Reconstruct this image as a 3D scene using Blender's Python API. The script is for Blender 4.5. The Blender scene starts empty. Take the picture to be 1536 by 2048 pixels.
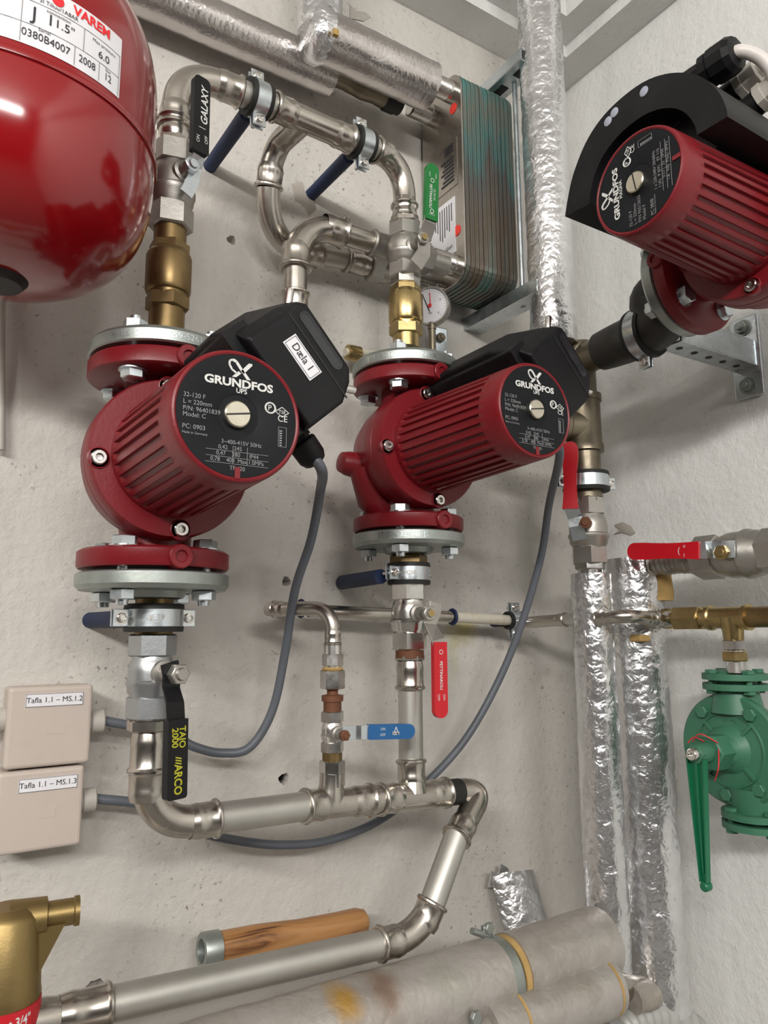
import bpy, bmesh, math, random
from mathutils import Vector as V, Matrix, noise
random.seed(7)
PI = math.pi
# ---------------------------------------------------------------- camera
FPX = 1480.0; PITCH = math.atan(236/1480); AZ = math.radians(57.5); ROLL = math.radians(.37)
CAM = V((-1.029, -.927, 1.4))
FW = V((math.cos(AZ)*math.cos(PITCH), math.sin(AZ)*math.cos(PITCH), math.sin(PITCH)))
_r = V((math.sin(AZ), -math.cos(AZ), 0)); _u = _r.cross(FW)
RT = _r*math.cos(ROLL) - _u*math.sin(ROLL); UP = RT.cross(FW)
col = bpy.context.scene.collection
cd = bpy.data.cameras.new('camera'); cam = bpy.data.objects.new('camera', cd); col.objects.link(cam)
cd.sensor_fit = 'VERTICAL'; cd.sensor_height = 36; cd.lens = FPX/2048*36; cd.clip_start = .02
cam.matrix_world = Matrix(((RT.x, UP.x, -FW.x, CAM.x), (RT.y, UP.y, -FW.y, CAM.y), (RT.z, UP.z, -FW.z, CAM.z), (0, 0, 0, 1)))
sc = bpy.context.scene; sc.camera = cam
sc.view_settings.view_transform = 'Standard'; sc.view_settings.look = 'None'
sc.view_settings.exposure = -.12; sc.view_settings.gamma = 1; sc.view_settings.use_curve_mapping = False
# ---------------------------------------------------------------- light
w = bpy.data.worlds.new('world'); sc.world = w; w.use_nodes = True
w.node_tree.nodes['Background'].inputs[0].default_value = (.9, .93, 1, 1); w.node_tree.nodes['Background'].inputs[1].default_value = .06
def area(name, loc, tgt, sx, sy, power, color):
    l = bpy.data.lights.new(name, 'AREA'); l.shape = 'RECTANGLE'; l.size = sx; l.size_y = sy; l.energy = power; l.color = color
    o = bpy.data.objects.new(name, l); col.objects.link(o); o.location = loc
    o.rotation_euler = (V(tgt)-V(loc)).to_track_quat('-Z', 'Y').to_euler(); return o
area('tube_light', (-2.7, -2.4, 2.5), (-.7, -.3, 1.5), 1.2, .16, 64, (1, .975, .93))
area('fill_light_far', (-1.3, -3.2, 2.5), (-.3, -.4, 1.5), 1.2, .22, 42, (1, .98, .95))  # added fill lamp behind the camera, brightens the right wall
area('tube_light_side', (-3.0, -.9, 2.6), (-.4, -.3, 1.7), .9, .16, 10, (1, .96, .9))

def ray(u, v): return FW + RT*((u-768)/FPX) + UP*((1024-v)/FPX)
def at(u, v, d):                      # the point at distance d from the left wall (y = 0) that shows at this place
    r = ray(u, v); return CAM + r*((-d-CAM.y)/r.y)
def atr(u, v, d):                     # the same for the right wall (x = 0)
    r = ray(u, v); return CAM + r*((-d-CAM.x)/r.x)
def onp(u, v, p, n):
    r = ray(u, v); return CAM + r*((p-CAM).dot(n)/r.dot(n))
# ---------------------------------------------------------------- materials
def mat(name, color, metal=0, rough=.5, bump=0, bscale=80, var=0, vscale=8, dirt=None, dscale=12, damt=.5, rvar=0, spec=.5, bdist=.0006, coat=0, detail=6):
    m = bpy.data.materials.new(name); m.use_nodes = True; nt = m.node_tree; N = nt.nodes; L = nt.links
    b = N['Principled BSDF']; b.inputs['Metallic'].default_value = metal; b.inputs['Roughness'].default_value = rough
    b.inputs['Specular IOR Level'].default_value = spec; b.inputs['Coat Weight'].default_value = coat; b.inputs['Coat Roughness'].default_value = .12
    tc = N.new('ShaderNodeNewGeometry'); src = tc.outputs['Position']
    c = (*color, 1); b.inputs['Base Color'].default_value = c; out = None
    def nz(scale, det=6, rgh=.6):
        n = N.new('ShaderNodeTexNoise'); n.inputs['Scale'].default_value = scale; n.inputs['Detail'].default_value = det; n.inputs['Roughness'].default_value = rgh
        L.new(src, n.inputs['Vector']); return n.outputs['Fac']
    def mr(x, a, bb, c0, c1):
        r = N.new('ShaderNodeMapRange'); L.new(x, r.inputs[0])
        for i, q in enumerate((a, bb, c0, c1)): r.inputs[i+1].default_value = q
        return r.outputs[0]
    def mix(fac, A, B, mode='MIX'):
        x = N.new('ShaderNodeMix'); x.data_type = 'RGBA'; x.blend_type = mode
        L.new(fac, x.inputs[0]) if not isinstance(fac, float) else setattr(x.inputs[0], 'default_value', fac)
        for s, q in ((x.inputs[6], A), (x.inputs[7], B)):
            if isinstance(q, tuple): s.default_value = q
            else: L.new(q, s)
        return x.outputs[2]
    cur = c
    if var: cur = mix(mr(nz(vscale), .3, .7, 0, 1), tuple(x*(1-var) for x in color)+(1,), tuple(min(1, x*(1+var)) for x in color)+(1,))
    if dirt: cur = mix(mr(nz(dscale, 8, .7), .5, .72, 0, damt), cur, (*dirt, 1))
    if not isinstance(cur, tuple): L.new(cur, b.inputs['Base Color'])
    if rvar: L.new(mr(nz(vscale*1.7), .3, .7, max(.03, rough-rvar), rough+rvar), b.inputs['Roughness'])
    if bump:
        bn = N.new('ShaderNodeBump'); bn.inputs['Strength'].default_value = bump; bn.inputs['Distance'].default_value = bdist
        L.new(nz(bscale, detail), bn.inputs['Height']); L.new(bn.outputs[0], b.inputs['Normal'])
    m['x'] = 1; return m
M = {}
M['steel'] = mat('stainless', (.50, .465, .42), 1, .27, .1, 60, .12, 14, (.36, .32, .28), 16, .5, rvar=.06)
M['pipe'] = mat('dull_stainless', (.49, .475, .44), .8, .42, .08, 90, .1, 10, (.36, .33, .29), 9, .45)
M['chrome'] = mat('nickel', (.66, .64, .61), 1, .24, .12, 150, .08, 20, (.4, .37, .33), 30, .4, rvar=.08)
M['cast'] = mat('cast_nickel', (.42, .40, .37), .9, .42, .3, 220, .12, 20, (.27, .25, .22), 25, .5)
M['zinc'] = mat('zinc', (.62, .67, .70), .95, .3, .15, 130, .14, 26, (.42, .45, .44), 30, .4, rvar=.1)
M['galv'] = mat('galvanised', (.36, .39, .37), .85, .42, .25, 160, .14, 26, (.26, .27, .22), 22, .5)
M['brass'] = mat('brass', (.44, .33, .15), .95, .3, .15, 90, .12, 18, (.26, .17, .07), 20, .55, rvar=.08)
M['oldbrass'] = mat('tarnished_brass', (.24, .165, .075), .9, .42, .2, 90, .2, 18, (.13, .08, .035), 24, .6, rvar=.08)
M['bronze'] = mat('tarnished_bronze', (.21, .18, .13), .85, .4, .2, 70, .22, 16, (.11, .085, .055), 20, .6, rvar=.1)
M['rust'] = mat('rust', (.16, .065, .035), .4, .7, .5, 120, .25, 30)
M['red'] = mat('pump_red', (.175, .007, .012), .0, .38, .3, 260, .08, 12, coat=.0, spec=.42)
M['tank'] = mat('tank_red', (.26, .003, .006), .0, .15, .06, 12, .08, 5, coat=.7)
M['black'] = mat('black_plastic', (.007, .007, .008), 0, .45, .2, 300, .25, 14, (.022, .02, .019), 20, .4, spec=.22)
M['plate'] = mat('black_nameplate', (.006, .007, .009), 0, .5, .05, 200, spec=.2)
M['rubber'] = mat('black_rubber', (.010, .010, .009), 0, .6, .3, 150, .2, 20)
M['blue'] = mat('navy_sleeve', (.006, .016, .06), 0, .55, .2, 120, .2, 15)
M['white'] = mat('print_white', (.62, .62, .60), 0, .5)
M['grey'] = mat('print_grey', (.25, .25, .26), 0, .5)
M['paper'] = mat('paper_label', (.74, .73, .76), 0, .5, .05, 50, .05, 20)
M['ink'] = mat('ink', (.02, .02, .025), 0, .5)
M['rink'] = mat('red_ink', (.75, .02, .03), 0, .5)
M['cable'] = mat('grey_cable', (.105, .115, .135), 0, .45, .1, 200, .06, 20)
M['wcable'] = mat('white_cable', (.62, .58, .55), 0, .4, .1, 100, .08, 20)
M['box'] = mat('cream_plastic', (.50, .43, .38), 0, .5, .1, 400, .05, 6, (.36, .3, .26), 12, .35)
M['gland'] = mat('grey_gland', (.42, .39, .35), 0, .5, .2, 200, .1, 20)
M['wood'] = None
M['foam'] = mat('yellow_foam', (.40, .26, .095), 0, .9, .8, 120, .2, 30)
M['redgrip'] = mat('red_grip', (.50, .005, .014), 0, .34, .05, 60)
M['greengrip'] = mat('green_grip', (.0, .15, .022), 0, .38, .05, 60)
M['bluegrip'] = mat('blue_grip', (.008, .095, .27), 0, .38, .05, 60)
M['blackgrip'] = mat('black_grip', (.008, .008, .009), 0, .4, .1, 200, .2, 20, spec=.25)
M['yink'] = mat('yellow_print', (.42, .40, .02), 0, .6)
M['green'] = mat('green_paint', (.042, .155, .09), 0, .45, .25, 120, .1, 12, (.07, .2, .13), 18, .35)
M['teal'] = mat('oxidised_plate', (.06, .13, .125), .8, .42, .3, 60, .4, 11, (.19, .12, .075), 7, .65)
def tealmat():
    m = bpy.data.materials.new('oxidised_plate'); m.use_nodes = True; nt = m.node_tree; N = nt.nodes; L = nt.links; b = N['Principled BSDF']; b.inputs['Roughness'].default_value = .4; b.inputs['Metallic'].default_value = .7
    g = N.new('ShaderNodeNewGeometry'); sp_ = N.new('ShaderNodeSeparateXYZ'); L.new(g.outputs['Position'], sp_.inputs[0])
    mp = N.new('ShaderNodeMapping'); mp.inputs['Scale'].default_value = (60, 12, 7); L.new(g.outputs['Position'], mp.inputs['Vector'])
    n = N.new('ShaderNodeTexNoise'); n.inputs['Scale'].default_value = 1.0; n.inputs['Detail'].default_value = 6; L.new(mp.outputs[0], n.inputs['Vector'])
    a = N.new('ShaderNodeMath'); a.operation = 'MULTIPLY_ADD'; L.new(n.outputs['Fac'], a.inputs[0]); a.inputs[1].default_value = .35; L.new(sp_.outputs['Z'], a.inputs[2])
    r = N.new('ShaderNodeValToRGB'); e = r.color_ramp.elements
    mr_ = N.new('ShaderNodeMapRange'); L.new(a.outputs[0], mr_.inputs[0]); mr_.inputs[1].default_value = 2.05; mr_.inputs[2].default_value = 2.46; L.new(mr_.outputs[0], r.inputs[0])
    e[0].position = 0; e[0].color = (.10, .21, .18, 1); e[1].position = 1; e[1].color = (.12, .30, .28, 1)
    for p_, c_ in ((.14, (.16, .17, .15, 1)), (.3, (.15, .12, .09, 1)), (.5, (.14, .13, .12, 1)), (.62, (.11, .22, .21, 1)), (.78, (.20, .21, .18, 1))):
        x = e.new(p_); x.color = c_
    L.new(r.outputs[0], b.inputs['Base Color']); return m
M['teal'] = tealmat()
M['dot'] = mat('red_dot', (.9, .05, .03), 0, .5)
M['putty'] = mat('grey_filler', (.34, .31, .27), 0, .85, .9, 90, .15, 30)
M['greysleeve'] = mat('flex_hose', (.42, .42, .40), .2, .45, .2, 80, .1, 20)
M['lead'] = mat('old_white_pipe', (.56, .52, .44), .1, .5, .1, 60, .08, 20, (.42, .25, .05), 22, .7)
def foil(name, colr, rough, s1, s2, st, dist, ring=0, dirtc=None, damt=0, metal=.95):
    m = bpy.data.materials.new(name); m.use_nodes = True; nt = m.node_tree; N = nt.nodes; L = nt.links; b = N['Principled BSDF']
    b.inputs['Base Color'].default_value = (*colr, 1); b.inputs['Metallic'].default_value = metal; b.inputs['Roughness'].default_value = rough
    g = N.new('ShaderNodeNewGeometry')
    def tex(t, sc_, **k):
        n = N.new(t); n.inputs['Scale'].default_value = sc_; L.new(g.outputs['Position'], n.inputs['Vector']); return n
    v1 = tex('ShaderNodeTexVoronoi', s1); v1.feature = 'DISTANCE_TO_EDGE'
    mn = N.new('ShaderNodeMath'); mn.operation = 'MINIMUM'; L.new(v1.outputs['Distance'], mn.inputs[0]); mn.inputs[1].default_value = .25
    n2 = tex('ShaderNodeTexNoise', s2); n2.inputs['Detail'].default_value = 5; n2.inputs['Distortion'].default_value = 1.0
    ad = N.new('ShaderNodeMath'); ad.operation = 'MULTIPLY_ADD'; L.new(n2.outputs['Fac'], ad.inputs[0]); ad.inputs[1].default_value = 1.6; L.new(mn.outputs[0], ad.inputs[2])
    h = ad.outputs[0]
    if ring:
        wv = N.new('ShaderNodeTexWave'); wv.bands_direction = 'Z' if ring > 0 else 'X'; wv.inputs['Scale'].default_value = abs(ring); wv.inputs['Distortion'].default_value = 3.5
        wv.inputs['Detail'].default_value = 2; wv.inputs['Detail Scale'].default_value = 2
        L.new(g.outputs['Position'], wv.inputs['Vector'])
        a2 = N.new('ShaderNodeMath'); a2.operation = 'MULTIPLY_ADD'; L.new(wv.outputs['Fac'], a2.inputs[0]); a2.inputs[1].default_value = .22; L.new(h, a2.inputs[2]); h = a2.outputs[0]
    bp = N.new('ShaderNodeBump'); bp.inputs['Strength'].default_value = st; bp.inputs['Distance'].default_value = dist
    L.new(h, bp.inputs['Height']); L.new(bp.outputs[0], b.inputs['Normal'])
    if dirtc:
        n3 = tex('ShaderNodeTexNoise', 9); n3.inputs['Detail'].default_value = 8; n3.inputs['Roughness'].default_value = .7
        r = N.new('ShaderNodeMapRange'); L.new(n3.outputs['Fac'], r.inputs[0]); r.inputs[1].default_value = .42; r.inputs[2].default_value = .68; r.inputs[4].default_value = damt
        x = N.new('ShaderNodeMix'); x.data_type = 'RGBA'; L.new(r.outputs[0], x.inputs[0]); x.inputs[6].default_value = (*colr, 1); x.inputs[7].default_value = (*dirtc, 1); L.new(x.outputs[2], b.inputs['Base Color'])
    return m
M['foil'] = foil('bright_foil', (.82, .82, .83), .25, 90, 60, .62, .0017, 20, (.55, .55, .56), .7)
M['foilh'] = foil('smooth_foil', (.60, .57, .55), .25, 150, 90, .4, .0009, -40, (.44, .40, .39), .7)
M['foild'] = foil('dusty_foil', (.44, .41, .38), .46, 60, 40, .5, .002, 0, (.27, .23, .19), .8, .5)

def wallmat(name, base, dark, amt):
    m = bpy.data.materials.new(name); m.use_nodes = True; nt = m.node_tree; N = nt.nodes; L = nt.links; b = N['Principled BSDF']; b.inputs['Roughness'].default_value = .62
    g = N.new('ShaderNodeNewGeometry')
    def nz(s, d=8, r=.65, sc3=None):
        n = N.new('ShaderNodeTexNoise'); n.inputs['Scale'].default_value = s; n.inputs['Detail'].default_value = d; n.inputs['Roughness'].default_value = r
        if sc3:
            mp = N.new('ShaderNodeMapping'); mp.inputs['Scale'].default_value = sc3; L.new(g.outputs['Position'], mp.inputs['Vector']); L.new(mp.outputs[0], n.inputs['Vector'])
        else: L.new(g.outputs['Position'], n.inputs['Vector'])
        return n.outputs['Fac']
    def mr(x, a, bb, c0, c1):
        r = N.new('ShaderNodeMapRange'); L.new(x, r.inputs[0])
        for i, q in enumerate((a, bb, c0, c1)): r.inputs[i+1].default_value = q
        return r.outputs[0]
    def mul(a, bb):
        r = N.new('ShaderNodeMath'); r.operation = 'MULTIPLY'; L.new(a, r.inputs[0]); L.new(bb, r.inputs[1]); return r.outputs[0]
    def mix(f, A, B):
        x = N.new('ShaderNodeMix'); x.data_type = 'RGBA'; L.new(f, x.inputs[0])
        for s, q in ((x.inputs[6], A), (x.inputs[7], B)):
            if isinstance(q, tuple): s.default_value = (*q, 1)
            else: L.new(q, s)
        return x.outputs[2]
    c = mix(mr(nz(2.2), .35, .7, 0, .55), base, tuple(x*.86 for x in base))
    # streaks and blotches of dirt, little black pits where the plaster broke
    c = mix(mr(nz(7, 8, .7, (1, 1, .3)), .50, .72, 0, amt*.5), c, tuple(x*.6 for x in base))
    c = mix(mul(mr(nz(130, 3, .6), .61, .68, 0, 1), mr(nz(4.5, 4, .6), .46, .60, 0, amt)), c, dark)
    c = mix(mul(mr(nz(45, 6, .75, (1, 1, 1.6)), .57, .68, 0, .65), mr(nz(3.1, 4, .6), .46, .60, 0, amt)), c, dark)
    L.new(c, b.inputs['Base Color'])
    bp = N.new('ShaderNodeBump'); bp.inputs['Strength'].default_value = .6; bp.inputs['Distance'].default_value = .0034
    ad = N.new('ShaderNodeMath'); ad.operation = 'MULTIPLY_ADD'; L.new(nz(9, 3), ad.inputs[0]); ad.inputs[1].default_value = 2.5; L.new(nz(95, 6), ad.inputs[2])
    L.new(ad.outputs[0], bp.inputs['Height']); L.new(bp.outputs[0], b.inputs['Normal']); return m
M['wallL'] = wallmat('plaster_left', (.575, .545, .505), (.17, .145, .125), .9)  # base darker than the right wall, dimmer light put into the colour
M['wallR'] = wallmat('plaster_right', (.74, .74, .72), (.32, .25, .18), .4)  # base raised, the brighter light on this side is in the colour
M['room'] = mat('room_grey', (.11, .105, .10), 0, .8)
M['ceil'] = mat('ceiling_white', (.62, .60, .57), 0, .8, .2, 60)
M['floor'] = mat('concrete_floor', (.17, .16, .15), 0, .7, .2, 40, .2, 3)
def stain(m, spots):              # marks with a shape of their own: (centre, radii, colour, strength)
    nt = m.node_tree; N = nt.nodes; L = nt.links; b = N['Principled BSDF']; cur = b.inputs['Base Color'].links[0].from_socket
    g = N.new('ShaderNodeNewGeometry'); n = N.new('ShaderNodeTexNoise'); n.inputs['Scale'].default_value = 30; n.inputs['Detail'].default_value = 6; L.new(g.outputs['Position'], n.inputs['Vector'])
    for c, rad, colr, k in spots:
        mp = N.new('ShaderNodeMapping'); mp.vector_type = 'POINT'; mp.inputs['Scale'].default_value = tuple(1/q for q in rad); mp.inputs['Location'].default_value = tuple(-c[i]/rad[i] for i in range(3)); L.new(g.outputs['Position'], mp.inputs['Vector'])
        ln_ = N.new('ShaderNodeVectorMath'); ln_.operation = 'LENGTH'; L.new(mp.outputs[0], ln_.inputs[0])
        ad = N.new('ShaderNodeMath'); ad.operation = 'MULTIPLY_ADD'; L.new(n.outputs['Fac'], ad.inputs[0]); ad.inputs[1].default_value = 1.6; L.new(ln_.outputs['Value'], ad.inputs[2])
        r = N.new('ShaderNodeMapRange'); L.new(ad.outputs[0], r.inputs[0]); r.inputs[1].default_value = 1.0; r.inputs[2].default_value = 1.9; r.inputs[3].default_value = k; r.inputs[4].default_value = 0
        x = N.new('ShaderNodeMix'); x.data_type = 'RGBA'; L.new(r.outputs[0], x.inputs[0]); L.new(cur, x.inputs[6]); x.inputs[7].default_value = (*colr, 1); cur = x.outputs[2]
    L.new(cur, b.inputs['Base Color'])
M['stained'] = foil('stained_foil', (.44, .41, .38), .46, 60, 40, .5, .002, 0, (.27, .23, .19), .8, .5)
stain(M['stained'], [(at(785, 1975, .235), (.020, .06, .06), (.20, .11, .065), .7), (at(702, 2010, .235), (.020, .05, .020), (.46, .26, .05), .9), (at(900, 1945, .235), (.03, .03, .03), (.30, .31, .25), .5)])
stain(M['wallL'], [(at(925, 1262, 0), (.034, .05, .030), (.42, .36, .12), .8), (at(905, 1300, 0), (.012, .05, .06), (.50, .47, .30), .5)])
def woodmat():
    m = bpy.data.materials.new('oiled_wood'); m.use_nodes = True; nt = m.node_tree; N = nt.nodes; L = nt.links; b = N['Principled BSDF']; b.inputs['Roughness'].default_value = .38
    g = N.new('ShaderNodeNewGeometry'); mp = N.new('ShaderNodeMapping'); mp.inputs['Scale'].default_value = (5, 60, 60); L.new(g.outputs['Position'], mp.inputs['Vector'])
    n = N.new('ShaderNodeTexNoise'); n.inputs['Scale'].default_value = 1.0; n.inputs['Detail'].default_value = 7; n.inputs['Distortion'].default_value = 2.2; L.new(mp.outputs[0], n.inputs['Vector'])
    r = N.new('ShaderNodeValToRGB'); e = r.color_ramp.elements; e[0].position = .3; e[0].color = (.09, .035, .015, 1); e[1].position = .62; e[1].color = (.40, .20, .075, 1)
    x = r.color_ramp.elements.new(.42); x.color = (.30, .14, .05, 1)
    L.new(n.outputs['Fac'], r.inputs[0]); L.new(r.outputs[0], b.inputs['Base Color']); return m
M['wood'] = woodmat()
# ---------------------------------------------------------------- mesh building
def perp(d):
    d = V(d).normalized(); a = V((0, 0, 1)) if abs(d.z) < .9 else V((1, 0, 0)); x = a.cross(d).normalized(); return x, d.cross(x)
class MB:
    def __init__(s): s.v = []; s.f = []; s.sm = []
    def add(s, vs, fs, sm=True):
        n = len(s.v); s.v += [V(p) for p in vs]; s.f += [tuple(i+n for i in f) for f in fs]; s.sm += [sm]*len(fs); return s
    def lathe(s, o, d, prof, seg=32, sm=True, cap=True, rf=None, closed=False, rot=0, sx=None):
        o = V(o); d = V(d).normalized(); x, y = perp(d)
        if sx is not None: x = (V(sx)-d*V(sx).dot(d)).normalized(); y = d.cross(x)
        vs = []; fs = []
        for t, r in prof:
            for i in range(seg):
                a = rot+2*PI*i/seg; q = r if rf is None else rf(a, t, r)
                vs.append(o+d*t+(x*math.cos(a)+y*math.sin(a))*q)
        n = len(prof)
        for j in range(n if closed else n-1):
            k = (j+1) % n
            for i in range(seg): fs.append((j*seg+i, j*seg+(i+1) % seg, k*seg+(i+1) % seg, k*seg+i))
        s.add(vs, fs, sm)
        if cap and not closed:
            s.add(vs[:seg], [tuple(range(seg))[::-1]], sm); s.add(vs[-seg:], [tuple(range(seg))], sm)
        return s
    def hexa(s, o, d, h, r, ch=.12, rot=0):      # r = across corners / 2
        c = r*ch; f = lambda a, t, q: q
        s.lathe(o, d, [(0, r*.90), (c*.6, r), (h-c*.6, r), (h, r*.90)], 6, False, rot=rot); return s
    def torus(s, o, d, R, r, seg=32, n=8):
        return s.lathe(o, d, [(r*math.sin(2*PI*i/n), R+r*math.cos(2*PI*i/n)) for i in range(n)], seg, closed=True)
    def tube(s, pts, rad, seg=20, cap=True, nz=0, nf=30):
        pts = [V(p) for p in pts]; n = len(pts); rads = rad if isinstance(rad, list) else [rad]*n
        T = [(pts[min(i+1, n-1)]-pts[max(i-1, 0)]).normalized() for i in range(n)]
        x, y = perp(T[0]); vs = []; fs = []
        for i in range(n):
            if i: x = (x-T[i]*x.dot(T[i])).normalized(); y = T[i].cross(x)
            for k in range(seg):
                a = 2*PI*k/seg; dd = x*math.cos(a)+y*math.sin(a); r = rads[i]
                if nz: q = pts[i]+dd*r; r += nz*(noise.noise(q*nf)+.6*noise.noise(q*nf*2.7)+.35*abs(noise.noise(q*nf*5)))
                vs.append(pts[i]+dd*r)
        for i in range(n-1):
            for k in range(seg): fs.append((i*seg+k, i*seg+(k+1) % seg, (i+1)*seg+(k+1) % seg, (i+1)*seg+k))
        s.add(vs, fs)
        if cap: s.add(vs[:seg], [tuple(range(seg))[::-1]]); s.add(vs[-seg:], [tuple(range(seg))])
        return s
    def box(s, c, sz, ax=None):
        c = V(c); ax = ax or (V((1, 0, 0)), V((0, 1, 0)), V((0, 0, 1))); ax = [V(a) for a in ax]
        vs = [c+ax[0]*(i*sz[0]/2)+ax[1]*(j*sz[1]/2)+ax[2]*(k*sz[2]/2) for i in (-1, 1) for j in (-1, 1) for k in (-1, 1)]
        return s.add(vs, [(0, 1, 3, 2), (4, 6, 7, 5), (0, 4, 5, 1), (2, 3, 7, 6), (0, 2, 6, 4), (1, 5, 7, 3)], False)
    def prism(s, poly, o, ex, ey, h, sm=False):
        o = V(o); ex = V(ex); ey = V(ey); ez = ex.cross(ey).normalized(); n = len(poly)
        a = [o+ex*p[0]+ey*p[1] for p in poly]; b = [p+ez*h for p in a]
        s.add(a+b, [tuple(range(n))[::-1], tuple(range(n, 2*n))], sm)
        return s.add(a+b, [(i, (i+1) % n, n+(i+1) % n, n+i) for i in range(n)], sm)
    def ribbon(s, pts, n, w, th):
        pts = [V(p) for p in pts]; N_ = len(pts); n = V(n).normalized(); vs = []; ws = w if isinstance(w, list) else [w]*N_
        for i in range(N_):
            T = (pts[min(i+1, N_-1)]-pts[max(i-1, 0)]).normalized(); W = n.cross(T).normalized(); H = T.cross(W)
            for a, b in ((-1, -1), (1, -1), (1, 1), (-1, 1)): vs.append(pts[i]+W*(a*ws[i]/2)+H*(b*th/2))
        fs = [(i*4+k, i*4+(k+1) % 4, i*4+4+(k+1) % 4, i*4+4+k) for i in range(N_-1) for k in range(4)]
        return s.add(vs, fs+[(3, 2, 1, 0), tuple(N_*4-4+k for k in range(4))], False)
    def text(s, txt, size, fn, sx=1, shear=0, align='CENTER', th=None, bold=0):
        cu = bpy.data.curves.new('t', 'FONT'); cu.body = txt; cu.size = size; cu.align_x = align; cu.align_y = 'CENTER'; cu.shear = shear
        cu.resolution_u = 3; cu.offset = bold
        o = bpy.data.objects.new('t', cu); col.objects.link(o); bpy.context.view_layer.update()
        me = bpy.data.meshes.new_from_object(o.evaluated_get(bpy.context.evaluated_depsgraph_get()))
        s.add([fn(v.co.x*sx, v.co.y) for v in me.vertices], [tuple(p.vertices) for p in me.polygons], False)
        bpy.data.objects.remove(o); bpy.data.curves.remove(cu); bpy.data.meshes.remove(me); return s
    def build(s, name, m, parent=None, bevel=0, label=None, ang=38, seg=2):
        org = V((0, 0, 0)); q = parent
        while q: org += q.location; q = q.parent
        me = bpy.data.meshes.new(name); base = org
        loc = V((0, 0, 0))
        if parent is None and s.v:
            lo = V([min(p[i] for p in s.v) for i in range(3)]); hi = V([max(p[i] for p in s.v) for i in range(3)]); loc = V(((lo.x+hi.x)/2, (lo.y+hi.y)/2, lo.z)); base = loc
        me.from_pydata([p-base for p in s.v], [], s.f); me.update()
        bm = bmesh.new(); bm.from_mesh(me); bmesh.ops.recalc_face_normals(bm, faces=bm.faces)
        bm.to_mesh(me); bm.free()
        for p, q in zip(me.polygons, s.sm): p.use_smooth = q
        if any(s.sm): me.set_sharp_from_angle(angle=math.radians(ang))
        me.materials.append(M[m]); o = bpy.data.objects.new(name, me); col.objects.link(o); o.location = loc
        if parent: o.parent = parent
        if bevel:
            b = o.modifiers.new('b', 'BEVEL'); b.width = bevel; b.segments = seg; b.limit_method = 'ANGLE'; b.angle_limit = math.radians(35)
        if label: o['label'] = label
        return o
def tag(o, label, cat, group=None, kind=None):
    o['label'] = label; o['category'] = cat
    if group: o['group'] = group
    if kind: o['kind'] = kind
    return o
def thing(name, label, cat, loc, group=None):
    o = bpy.data.objects.new(name, None); o.empty_display_size = .02; col.objects.link(o); o.location = loc; return tag(o, label, cat, group)
def struct(o): o['kind'] = 'structure'; return o
def pl(o, ex, ey, h=.0004):
    o = V(o); ex = V(ex).normalized(); ey = V(ey).normalized(); n = ex.cross(ey)*h
    return lambda x, y: o+ex*x+ey*y+n
def fil(pts, R, n=10):
    pts = [V(p) for p in pts]; out = [pts[0]]
    for i in range(1, len(pts)-1):
        a, b, c = pts[i-1:i+2]; u = (a-b); w_ = (c-b); r = min(R, u.length*(.95 if i == 1 else .49), w_.length*(.95 if i == len(pts)-2 else .49))
        p = b+u.normalized()*r; q = b+w_.normalized()*r
        for k in range(n+1):
            t = k/n; out.append(p*(1-t)**2+b*2*t*(1-t)+q*t*t)
    out.append(pts[-1]); return out
def dens(pts, step):
    out = []
    for a, b in zip(pts, pts[1:]):
        k = max(1, int((b-a).length/step)); out += [a+(b-a)*(i/k) for i in range(k)]
    return out+[pts[-1]]
def spline(pts, n=10):
    pts = [V(p) for p in pts]; P = [pts[0]*2-pts[1]]+pts+[pts[-1]*2-pts[-2]]; out = []
    for i in range(1, len(P)-2):
        for k in range(n):
            t = k/n; a, b, c, d = P[i-1:i+3]
            out.append(.5*((2*b)+(c-a)*t+(2*a-5*b+4*c-d)*t*t+(3*b-a-3*c+d)*t**3))
    return out+[pts[-1]]
def press(mb, p, d, r, L=None):          # socket of a press fitting, opening at p, d points into the fitting
    L = L or 2.0*r
    mb.lathe(p, d, [(0, r*1.0), (0, r*1.12), (.04*r, r*1.2), (.12*r, r*1.27), (.24*r, r*1.27), (.34*r, r*1.17), (.42*r, r*1.12), (L*.62, r*1.11), (L*.72, r*1.15), (L*.82, r*1.12), (L, r*1.03)], 32, cap=False)
def elbow(label, pts, r, R, group=None, cat='pipe elbow', ends=(1, 1), name='pipe_elbow', m='steel'):
    mb = MB(); pth = fil(pts, R, 14); mb.tube(pth, r*1.03, 32)
    if ends[0]: press(mb, pth[0], pth[1]-pth[0], r)
    if ends[1]: press(mb, pth[-1], pth[-2]-pth[-1], r)
    return tag(mb.build(name, m), label, cat, group)
def pipe(label, pts, r, m='pipe', R=.04, name='pipe', cat='pipe', group=None, seg=32):
    return tag(MB().tube(fil(pts, R) if len(pts) > 2 else pts, r, seg).build(name, m), label, cat, group)
def tee(label, a, b, br, r, rb=None, m='steel', bpress=True, cat='pipe tee'):
    a = V(a); b = V(b); br = V(br); rb = rb or r; mb = MB(); mb.tube([a, b], r*1.04, 32)
    press(mb, a, b-a, r); press(mb, b, a-b, r)
    t = (br-a).dot(b-a)/(b-a).length_squared; c = a+(b-a)*t; d = (br-c); L = d.length
    mb.lathe(c, d, [(r*.2, rb*1.2), (r*1.0, rb*1.12), (r*1.35, rb*1.04), (max(L-r*.1, r*1.5), rb*1.03)], 32)
    if bpress: press(mb, br, c-br, rb)
    return tag(mb.build('pipe_tee', m), label, cat)
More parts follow.
